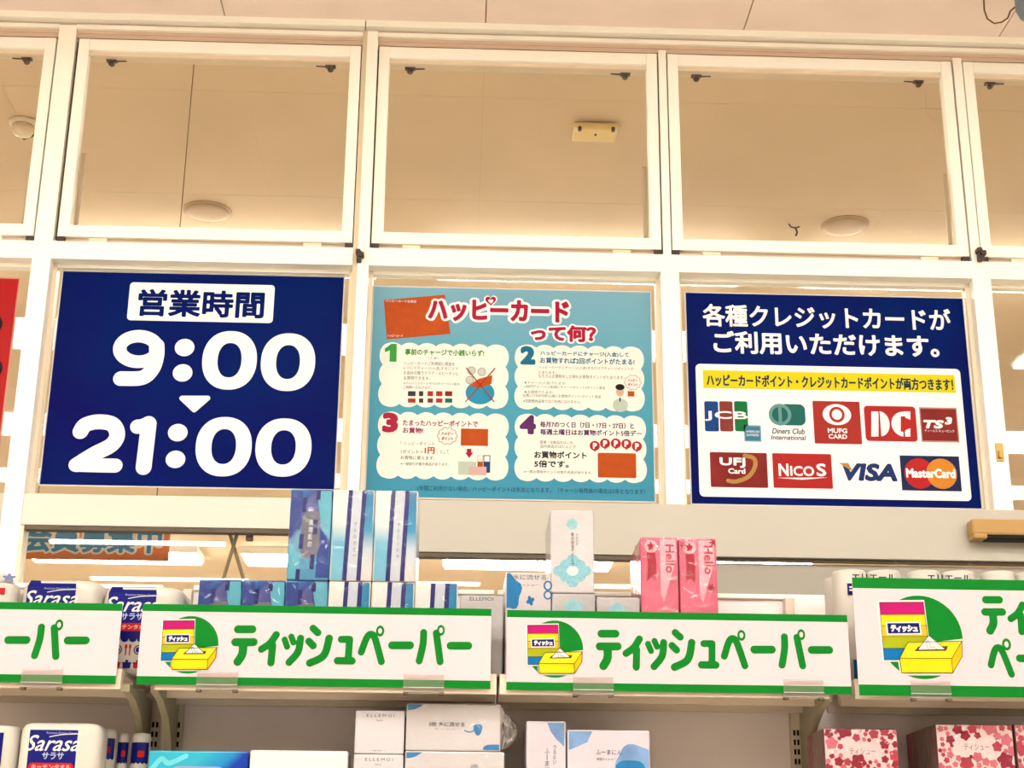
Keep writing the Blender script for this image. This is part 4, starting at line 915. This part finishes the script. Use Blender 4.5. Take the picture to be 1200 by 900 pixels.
vert_text(mb, '贅沢保湿ティシュー', q[0]-.004, q[0]+.004, q[2]+.1, .0105, FY-.0012)
vert_text(mb, 'やわらか', q[0]+.009, q[0]+.0145, q[2]+.098, .008, FY-.0012)
build('lettering', mb, INK, t)
x0, x1 = span(699, 750, 708); zl2 = topz(724, 699.5)
t = plain_pack(x0, x1, DECK, zl2, 'low white pack between the tall white pack and the pink packs', WRAPG)
build('leaf_print', clipx(blob((x0+x1)/2-.004, zl2-.034, .02, .018, FY-.0004), x0, x1, DECK, zl2-.004), PLB, t)
# pink packs
PK = mat('pink wrapped carton', (230, 108, 134), .2, .5, .18, 10, bump=.5, bscale=18, coat=.6); PKL = mat('pale pink print', (246, 178, 190), .25, .5, .1, 12, coat=.4); PKR = mat('crimson ribbon print', (178, 22, 52), .3, .4, .06, 20, coat=.4)
for i, (a, b, yt, L) in enumerate(((751, 796, 629, 'pink wrapped pack with red ribbon print beside the white row'), (796.5, 841.5, 630.5, 'pink wrapped pack with red ribbon print and flowers, rightmost'))):
    x0, x1 = span(a, b, 690); z1_ = topz((a+b)/2, yt); y = FY-.0005
    t = empty('tissue_pack', ((x0+x1)/2, FY+.12, DECK), L, 'tissue pack', 'pink tissue packs')
    pack_body(t, x0, x1, DECK, z1_, .24, PK, FY, .006); W_ = x1-x0
    rx = x0+W_*.28
    build('medallion', MB().ell(rx, z1_-.026, .017, .017, y), PKL, t); build('medallion_mark', blob(rx, z1_-.026, .008, .01, y-.0004, k=5, a=.3), PKR, t)
    build('ribbon', MB().poly([(rx-.011, z1_-.042), (rx+.011, z1_-.042), (rx+.014, z1_-.075), (rx+.012, z1_-.118), (rx, z1_-.106), (rx-.012, z1_-.118), (rx-.009, z1_-.08)], y-.0004), PKR, t)
    build('pale_patch', MB().poly([(x0+W_*.52, z1_-.006), (x1-.006, z1_-.006), (x1-.006, z1_-.06), (x0+W_*.6, z1_-.17), (x0+W_*.52, z1_-.15)], y), PKL, t)
    mb = MB()
    put_text(mb, 'Hello', 0, .075, 0, W_*.24, y-.0004, .03); mb.v = [(x0+W_*.66+v[2], v[1], z1_-.02-v[0]) for v in mb.v]
    build('lettering', mb, mat('rose ink', (186, 60, 84), .4), t); film(t, x0+.002, x1-.002, DECK, z1_-.002, amp=.003, seed=5+i)
    if i:
        for fx, fz in ((.82, -.13), (.92, -.012), (.1, -.02)):
            mb = MB()
            for k_ in range(6): mb.stroke([(x0+W_*fx, z1_+fz), (x0+W_*fx+.009*math.cos(k_*1.047), z1_+fz+.009*math.sin(k_*1.047))], .004, y-.0004, 6)
            build('flower_print', clipx(mb, x0+.003, x1-.003, DECK, z1_-.003), PKR, t)
    else:
        mb = MB().add([(x0-.012, FY+.03, z1_-.02), (x0, FY+.02, z1_-.01), (x0, FY+.05, z1_-.1), (x0-.008, FY+.04, z1_-.09), (x0-.004, FY+.08, z1_-.02)], [(0, 1, 2, 3), (0, 1, 4)])
        build('wrap_flap', mb, ACRYL, t)

# ------------------------------------------------------------------ kitchen roll packs
ROLL = mat('white roll in clear wrap', (234, 228, 216), .35, .5, .02, 6, bump=.12, bscale=22, coat=.35)
KNAVY = mat('navy label print', (16, 24, 124), .3, .45, .06, 10, coat=.4); KRED = mat('red label print', (206, 32, 36), .35, .4, .05)
def hull_pack(t, x0, x1, z0, z1, depth, y=FY):
    """two by two rolls drawn together in a wrapper: a rounded block whose front is flat between the roll axes"""
    R_ = min((x1-x0)/4, depth/4); mb = MB(); pr = []
    sec = []
    for cx, cy, a in ((x1-R_, y+depth-R_, 0), (x0+R_, y+depth-R_, 90), (x0+R_, y+R_, 180), (x1-R_, y+R_, 270)):
        for i in range(9):
            tt = math.radians(a+90*i/8); sec.append((cx+R_*math.cos(tt), cy+R_*math.sin(tt)))
    n = len(sec); mx, my = (x0+x1)/2, y+depth/2
    lv = [(0, .93), (.012, 1), (z1-z0-.03, 1), (z1-z0-.014, .975), (z1-z0-.004, .92), (z1-z0, .82)]
    for dz, s_ in lv: mb.v += [(mx+(p[0]-mx)*s_, my+(p[1]-my)*(s_ if dz > .1 else s_), z0+dz) for p in sec]
    for k_ in range(len(lv)-1):
        for i in range(n): j = (i+1) % n; mb.f.append((k_*n+i, k_*n+j, (k_+1)*n+j, (k_+1)*n+i))
    mb.f.append(tuple(range(n-1, -1, -1))); mb.f.append(tuple(range((len(lv)-1)*n, len(lv)*n)))
    return build('wrapper', mb, ROLL, t, True)
def kitchen_pack(a, b, ym, yt, la, lb, z0, label, y=FY, d=.22):
    x0, x1 = span(a, b, ym, y); z1_ = topz((a+b)/2, yt, y)
    t = empty('kitchen_roll_pack', ((x0+x1)/2, y+d/2, z0), label, 'kitchen rolls', 'kitchen roll packs')
    hull_pack(t, x0, x1, z0, z1_, d, y)
    for rx in ((x0*3+x1)/4, (x0+x1*3)/4):
        build('roll_core', MB().lathe(rx, y+.055, [(.018, z1_-.002), (.02, z1_+.0005)], 16), mat('cardboard core', (190, 168, 136), .8), t)
    X0, X1 = at(la, ym, y)[0], at(lb, ym, y)[0]; yy = y-.0006; W_ = X1-X0
    zb = z1_-.135; P = [(X0, z1_-.02), (X0, zb)]
    for i in range(6):
        for k_ in range(1, 6): aa = math.pi*k_/6; P.append((X0+W_*(i+.5-.5*math.cos(aa))/6, zb-.009*math.sin(aa)))
        P.append((X0+W_*(i+1)/6, zb))
    P += [(X1, z1_-.02)]
    build('label_panel', MB().poly(P, yy), KNAVY, t)
    build('label_fold', MB().add([(X0, yy, z1_-.02), (X1, yy, z1_-.02), (X1-.002, y+.0035, z1_-.0125), (X0+.002, y+.0035, z1_-.0125), (X1-.004, y+.010, z1_-.0028), (X0+.004, y+.010, z1_-.0028)], [(0, 1, 2, 3), (3, 2, 4, 5)]), KNAVY, t)
    mb = MB(); put_text(mb, 'Sarasa', X0-.008, X1+.008, z1_-.068, z1_-.030, yy-.0004, .012, .38)
    mb.stroke([(X0+W_*.42, z1_-.034), (X0+W_*.7, z1_-.028), (X1+.01, z1_-.026)], .002, yy-.0004); build('wordmark', mb, PAPERW, t)
    build('lettering', put_text(put_text(MB(), 'サラサ', X0+W_*.3, X0+W_*.75, z1_-.088, z1_-.071, yy-.0004, .03), 'Premium Kitchen Towel', X0+W_*.35, X1-.004, z1_-.027, z1_-.022, yy-.0004), mat('pale blue ink', (190, 200, 232), .5), t)
    build('red_band', MB().poly(rrect(X0+.004, X1-.004, z1_-.116, z1_-.096, .009), yy-.0004), KRED, t)
    build('band_lettering', put_text(MB(), 'キッチンタオル', X0+W_*.1, X0+W_*.92, z1_-.112, z1_-.100, yy-.0008, .03), mat('pink ink', (250, 190, 180), .5), t)
    for u, dz, m, k_ in ((.28, -.163, KNAVY, 0), (.28, -.2, KRED, 1), (.5, -.163, KRED, 2), (.5, -.2, KNAVY, 1), (.72, -.163, KNAVY, 0), (.72, -.2, KRED, 1)):
        cx, cz = X0+W_*u, z1_+dz
        if cz-.015 < z0: continue
        if k_ == 0: mb = MB().ring(cx, cz, .012, .012, .0095, .0095, yy).ell(cx, cz, .007, .007, yy)
        elif k_ == 1: mb = MB().poly(rrect(cx-.010, cx+.010, cz-.009, cz+.006, .004), yy).poly([(cx-.013, cz+.003), (cx+.013, cz+.003), (cx+.011, cz+.006), (cx-.011, cz+.006)], yy).ell(cx, cz+.009, .004, .003, yy)
        else: mb = MB().stroke([(cx-.005, cz-.013), (cx-.005, cz+.01)], .003, yy).ell(cx-.005, cz+.008, .0035, .006, yy).stroke([(cx+.005, cz-.013), (cx+.005, cz+.012)], .003, yy).ell(cx+.005, cz+.008, .003, .006, yy)
        build('icon_print', mb, m, t)
    return t
kitchen_pack(21.5, 117.5, 692, 678.5, 32, 89, DECK, 'kitchen roll pack with navy label above the left edge sign')
kitchen_pack(118.5, 214, 692, 686, 128, 184, DECK, 'kitchen roll pack with navy label showing through the gap beside the left sign')
def rolls(a, b, ym, yt, z0, label, y=FY, n=2, depth=2, cat='paper rolls', core=True, group='white roll packs'):
    x0, x1 = span(a, b, ym, y); z1_ = topz((a+b)/2, yt, y); r = (x1-x0)/(2*n)
    t = empty('roll_pack', ((x0+x1)/2, y+r*depth, z0), label, cat, group)
    for i in range(n):
        for j in range(depth):
            cx, cy = x0+r*(2*i+1), y+r*(2*j+1)
            build('roll', MB().lathe(cx, cy, [(r*.93, z0), (r*.995, z0+.006), (r*.995, z1_-.012), (r*.93, z1_-.003), (r*.3, z1_), (r*.3, z1_-.01)], 28), ROLL, t, True)
    return t, x0, x1, z1_, r
t, x0, x1, z1_, r = rolls(-62, 17.5, 692, 681, DECK, 'white roll pack with blue flower and red tab at the left edge')
q = at(3, 692.5, FY); build('red_tab', MB().box(q[0]-.016, q[0]+.006, FY-.002, FY+.002, q[2]-.008, q[2]+.008, .001), KRED, t)
q = at(11, 676, FY)
build('wrap_knot', MB().lathe(q[0]-.03, FY+.05, [(.035, z1_), (.02, z1_+.018), (.005, z1_+.03)], 14), mat('milky wrap', (232, 226, 214), .3, .5, .03, 20, bump=.4, bscale=60), t, True)
build('flower_print', blob(q[0]-.004, z1_+.012, .014, .009, FY+.012, k=5, a=.3), mat('soft blue print', (130, 140, 190), .4), t)
# paper roll packs behind the tall sign on the right
for i, (a, b, L) in enumerate(((980.5, 1062, 'white paper roll pack at the left end behind the tall sign'), (1069.5, 1150, 'white paper roll pack in the middle behind the tall sign'), (1157, 1238, 'white paper roll pack at the right edge behind the tall sign'))):
    t, x0, x1, z1_, r = rolls(a, b, 690, 665.5+i*.9, DECK, L, FY+.03)
    yy = FY+.03-.0007
    if i < 2:
        build('lettering', put_text(MB(), 'エリエール', x0+r*.9, x1-r*.55, z1_-.034, z1_-.016, yy, .03), mat('dark green ink', (20, 66, 70), .5), t)
        q = at(994, 692, FY)
        build('navy_tab', MB().box(x0+r*.62, x0+r*.95, yy-.002, yy+.006, z1_-.072, z1_-.042, .001), NAVY, t)
        build('tab_mark', MB().box(x0+r*.70, x0+r*.95, yy-.0028, yy-.002, z1_-.062, z1_-.058).box(x0+r*.70, x0+r*.95, yy-.0028, yy-.002, z1_-.054, z1_-.05), PAPERW, t)
        build('blue_foot', MB().box(x0+r*.70, x0+r*1.25, yy-.002, yy+.02, DECK+.01, DECK+.06, .001), mat('azure print', (10, 120, 190)), t)
        mb = MB().add([(x1-.004, FY+.06, z1_-.01), (x1+.012, FY+.05, z1_-.004), (x1-.012, FY+.07, z1_+.03), (x1-.02, FY+.08, z1_)], [(0, 1, 2), (0, 2, 3)]); build('wrap_end', mb, ACRYL, t)

# ------------------------------------------------------------------ goods on the lower shelf
LF = 3.88
kitchen_pack(21, 118, 870, 847, 34, 90.5, LOW[1], 'kitchen roll pack with navy label on the lower shelf', LF, .1)
t, x0, x1, z1_, r = rolls(-60, 18.5, 870, 848.5, LOW[1], 'white roll pack at the left edge of the lower shelf', LF)
build('label_panel', MB().poly([(x1-.004-r, z1_-.10), (x1-r*.75, z1_-.10), (x1-r*.75, z1_-.02), (x1-.004-r, z1_-.02)], LF-.001), KNAVY, t)
for i, (a, b, yt, yy) in enumerate(((112.5, 134, 853, 4.0), (136.5, 150.5, 858, 4.03), (152, 174.5, 858, 4.01))):
    x0, x1 = span(a, b, 875, yy); z1_ = topz((a+b)/2, yt, yy); r = (x1-x0)/2; cx = (x0+x1)/2
    t = empty('kitchen_roll', (cx, yy+r, LOW[1]), ('single kitchen roll with small navy label beside the lower kitchen roll pack', 'narrow middle kitchen roll at the back of the lower left shelf', 'rightmost small kitchen roll at the back of the lower left shelf')[i], 'kitchen roll', 'single kitchen rolls')
    build('roll', MB().lathe(cx, yy+r, [(r*.9, LOW[1]), (r, LOW[1]+.006), (r, z1_-.012), (r*.9, z1_-.002), (r*.3, z1_)], 24), ROLL, t, True)
    def wrapband(zlo, zhi, m, nm, rr):
        mb = MB(); n = 10
        for k_ in range(n+1):
            aa = math.radians(205+130*k_/n); mb.v += [(cx+rr*math.cos(aa), yy+r+rr*math.sin(aa), zlo-(.004 if k_ % 2 else 0)), (cx+rr*math.cos(aa), yy+r+rr*math.sin(aa), zhi)]
        mb.f = [(2*k_, 2*k_+2, 2*k_+3, 2*k_+1) for k_ in range(n)]; build(nm, mb, m, t, True)
    wrapband(z1_-.075, z1_-.025, KNAVY, 'label_band', r+.0006)
    q = z1_-.05; build('red_mark', MB().poly(rrect(cx-r*.1, cx+r*.6, q-.012, q+.004, .003), yy-.0012), KRED, t)
# boxes lying on the lower shelf
x0, x1 = span(174, 291, 890, LF); z1_ = topz(232, 880, LF)
t = plain_pack(x0, x1, LOW[2], z1_, 'blue carton with aqua swirls lying at the left of the lower shelf', mat_print('bright blue carton print', [(0, (60, 190, 220)), (.3, (40, 150, 215)), (.45, (30, 70, 180)), (1, (24, 40, 150))], 'X', noise=.35, nscale=8, coat=.3, angle=-.5), .115, 'lower shelf cartons', LF)
W_ = x1-x0
build('swirl_print', MB().stroke([(x0+.006, z1_-.05), (x0+.03, z1_-.02), (x0+.05, z1_-.03), (x0+.09, z1_-.012)], .012, LF-.0004), mat('aqua swirl', (120, 222, 236), .3, .4, .1, 20), t)
build('opening_oval', MB().poly(rrect(x0+W_*.22, x0+W_*.78, z1_-.09, z1_-.037, .02), LF-.0008), mat('lilac oval', (180, 186, 220), .3), t); build('opening_oval', MB().poly(rrect(x0+W_*.24, x0+W_*.76, z1_-.088, z1_-.041, .019), LF-.0012), mat('slate oval', (70, 80, 130), .3), t)
x0, x1 = span(292.5, 408, 890, LF); plain_pack(x0, x1, LOW[2], topz(350, 879.5, LF), 'plain white carton lying beside the blue carton', mat('plain white carton', (250, 248, 246), .35, .4, .01), .115, 'lower shelf cartons', LF)
x0, x1 = span(415.5, 474, 860, LF); z1_ = topz(445, 832.5, LF); zm = topz(445, 883.5, LF)
for zz, zt_, L in ((LOW[2], zm-.001, 'small square white carton under its twin on the lower shelf'), (zm, z1_, 'small square white carton stacked on its twin')):
    t = plain_pack(x0, x1, zz, zt_, L, mat('pearl white carton', (226, 221, 225), .25, .5, .03, 9, bump=.1, bscale=16, coat=.4), .2, 'lower shelf cartons', LF)
    build('lettering', put_text(put_text(MB(), 'E L L E M O I', x0+.028, x1-.026, zt_-.016, zt_-.009, LF-.0004), 'tissue', x0+.052, x1-.054, zt_-.026, zt_-.022, LF-.0004), INK, t)
    build('small_print', put_text(MB(), '200組 5個パック', x0+.045, x1-.045, zz+.006, zz+.010, LF-.0004), INK, t)
x0, x1 = span(475.5, 587, 850, LF); z1_ = topz(530, 824.5, LF); zm = topz(530, 880, LF)
for k_, (zz, zt_, xr, L) in enumerate(((LOW[2], zm-.001, x1+.010, 'white wrapped carton with blue corner at the bottom of the middle stack'), (zm, z1_, x1, 'white wrapped carton with blue leaf on top of the middle stack'))):
    t = plain_pack(x0, xr, zz, zt_, L, WRAPW, .2, 'lower shelf cartons', LF); W_ = xr-x0; H_ = zt_-zz
    film(t, x0+.002, xr-.002, zz+.002, zt_-.002, LF, .0015, 40+k_)
    def corner(cx, cz, r1, r2, nm='corner_print'): build(nm, clipx(blob(cx, cz, r1, r2, LF-.0004, k=3, a=.1), x0+.003, xr-.003, zz+.003, zt_-.003), PB, t)
    corner(x0+.005, zt_-.002, .038, .014)
    if k_:
        corner(xr-.012, zz+.004, .03, .014); corner(x0+W_*.76, zz+H_*.46, .011, .014, 'leaf_print')
        build('leaf_stem', MB().stroke([(x0+W_*.62, zz+H_*.43), (x0+W_*.68, zz+H_*.40), (x0+W_*.74, zz+H_*.46)], .003, LF-.0004), PB, t)
        build('lettering', put_text(put_text(MB(), '3枚 水に流せる', x0+W_*.24, x0+W_*.62, zz+H_*.51, zz+H_*.61, LF-.0008, .02), 'ティシュー', x0+W_*.3, x0+W_*.58, zz+H_*.44, zz+H_*.47, LF-.0008), INK, t)
        mb = MB(); ny, nz = 7, 9; random.seed(3)
        for j in range(nz+1):
            for i in range(ny+1):
                v = j/nz; u = i/ny; bul = math.sin(math.pi*min(max(v, .02), .98))**.4
                mb.v.append((xr+u*.042*bul+random.uniform(-.002, .002)*(0 < u < 1), LF+.002+.03*u+random.uniform(-.012, .012)*(0 < u), zz+.004+(H_-.008)*(v*(1-.22*u)+.06*u)))
        mb.f = [(j*(ny+1)+i, j*(ny+1)+i+1, (j+1)*(ny+1)+i+1, (j+1)*(ny+1)+i) for j in range(nz) for i in range(ny)]
        build('wrap_end', mb, mat('crumpled film', (198, 188, 184), .2, .6, .12, 30, bump=.6, bscale=40, coat=.6), t)
    else: build('lettering', put_text(MB(), '3枚', x0+W_*.66, x0+W_*.74, zt_-.04, zt_-.03, LF-.0008), INK, t)
x0, x1 = span(616.5, 663.5, 872, LF); z1_ = topz(640, 845, LF)
LIL = mat('lilac white carton', (228, 219, 229), .25, .5, .04, 9, bump=.12, bscale=15, coat=.4); SOFT = mat('soft blue wash', (130, 166, 214), .35, .4, .2, 18, coat=.2)
t = plain_pack(x0, x1, LOW[3], z1_, 'upright white carton with blue wash and vertical lettering', LIL, .2, 'lower shelf cartons', LF)
build('wash_print', MB().poly([(x0+.052, z1_-.004), (x1-.004, z1_-.004), (x1-.004, z1_-.062), (x0+.075, z1_-.045), (x0+.06, z1_-.025)], LF-.0004), SOFT, t)
mb = MB()
vert_text(vert_text(mb, 'ふーまにん', x0+.046, x0+.057, z1_-.066, .015, LF-.0008), 'うるおい', x0+.066, x0+.074, z1_-.058, .012, LF-.0008)
build('lettering', mb, INK, t)
x0, x1 = span(664.5, 762, 877, LF); z1_ = topz(713, 855.5, LF)
t = plain_pack(x0, x1, LOW[3], z1_, 'wide white carton with blue wash corners beside the upright one', LIL, .2, 'lower shelf cartons', LF)
build('wash_print', MB().poly([(x0+.004, z1_-.004), (x0+.062, z1_-.004), (x0+.05, z1_-.03), (x0+.004, z1_-.05)], LF-.0004), SOFT, t)
build('wash_print', clipx(blob(x1-.035, z1_-.075, .05, .04, LF-.0004, k=4, a=.1), x0+.003, x1-.003, LOW[3]+.003, z1_-.003), SOFT, t)
build('wash_print', clipx(blob(x1-.05, z1_-.1, .036, .03, LF-.0008, k=3, a=.1), x0+.003, x1-.003, LOW[3]+.003, z1_-.003), PB, t)
build('lettering', put_text(put_text(MB(), 'ふーまにん', x0+.07, x0+.135, z1_-.06, z1_-.048, LF-.0012), '保湿ティシュー', x0+.072, x0+.12, z1_-.074, z1_-.067, LF-.0012), INK, t)
# red flowered packs on the right
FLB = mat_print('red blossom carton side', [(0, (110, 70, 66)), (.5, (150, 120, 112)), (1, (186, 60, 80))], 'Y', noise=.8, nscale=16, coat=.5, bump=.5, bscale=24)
FLW = mat('blossom white ground', (244, 214, 214), .25, .5, .05, 12, coat=.4); FLR = [mat('blossom red', (190, 62, 84), .3, .4, .15, 20, coat=.3), mat('blossom rose', (214, 112, 126), .3, .4, .15, 20, coat=.3), mat('blossom crimson', (156, 28, 58), .3, .4, .1, 20, coat=.3)]
for i, (a, b, yt, L) in enumerate(((965, 1053, 853.5, 'red and white flowered carton beside the shelf upright'), (1097, 1189, 848.5, 'red and white flowered carton in the middle of the right bay'), (1190, 1282, 848.5, 'red and white flowered carton at the right edge'))):
    x0, x1 = span(a, b, 875, LF); z1_ = topz((a+b)/2, yt, LF)
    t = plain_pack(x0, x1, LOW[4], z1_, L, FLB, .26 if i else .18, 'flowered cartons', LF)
    build('front_print', MB().poly([(x0+.003, LOW[4]+.003), (x1-.003, LOW[4]+.003), (x1-.003, z1_-.003), (x0+.003, z1_-.003)], LF-.0004), FLW, t)
    rnd = random.Random(11+i); 
    pts = []
    for k_ in range(4000):
        fx, fz, r = rnd.uniform(x0+.004, x1-.004), rnd.uniform(LOW[4]+.004, z1_-.004), rnd.uniform(.005, .021)
        cxn = abs(fx-(x0+x1)/2)/((x1-x0)/2); 
        if cxn < .55 and abs(fz-(z1_-.055)) < .025: continue
        if any(math.hypot(fx-p[0], fz-p[1]) < (r+p[2])*.86 for p in pts): continue
        pts.append((fx, fz, r)); ph = rnd.uniform(0, 6)
        bl = blob(fx, fz, r*.92, r*.92, LF-.0008, 30, 5, .14, ph); clipx(bl, x0+.003, x1-.003, LOW[4]+.003, z1_-.003); build('blossom_print', bl, FLR[rnd.randrange(3)], t)
    build('lettering', put_text(MB(), 'ティシュー', (x0+x1)/2-.03, (x0+x1)/2+.035, z1_-.065, z1_-.048, LF-.0008, .02), mat('silver ink', (150, 150, 160), .35), t); film(t, x0+.002, x1-.002, LOW[4]+.002, z1_-.002, LF, .0025, 20+i)
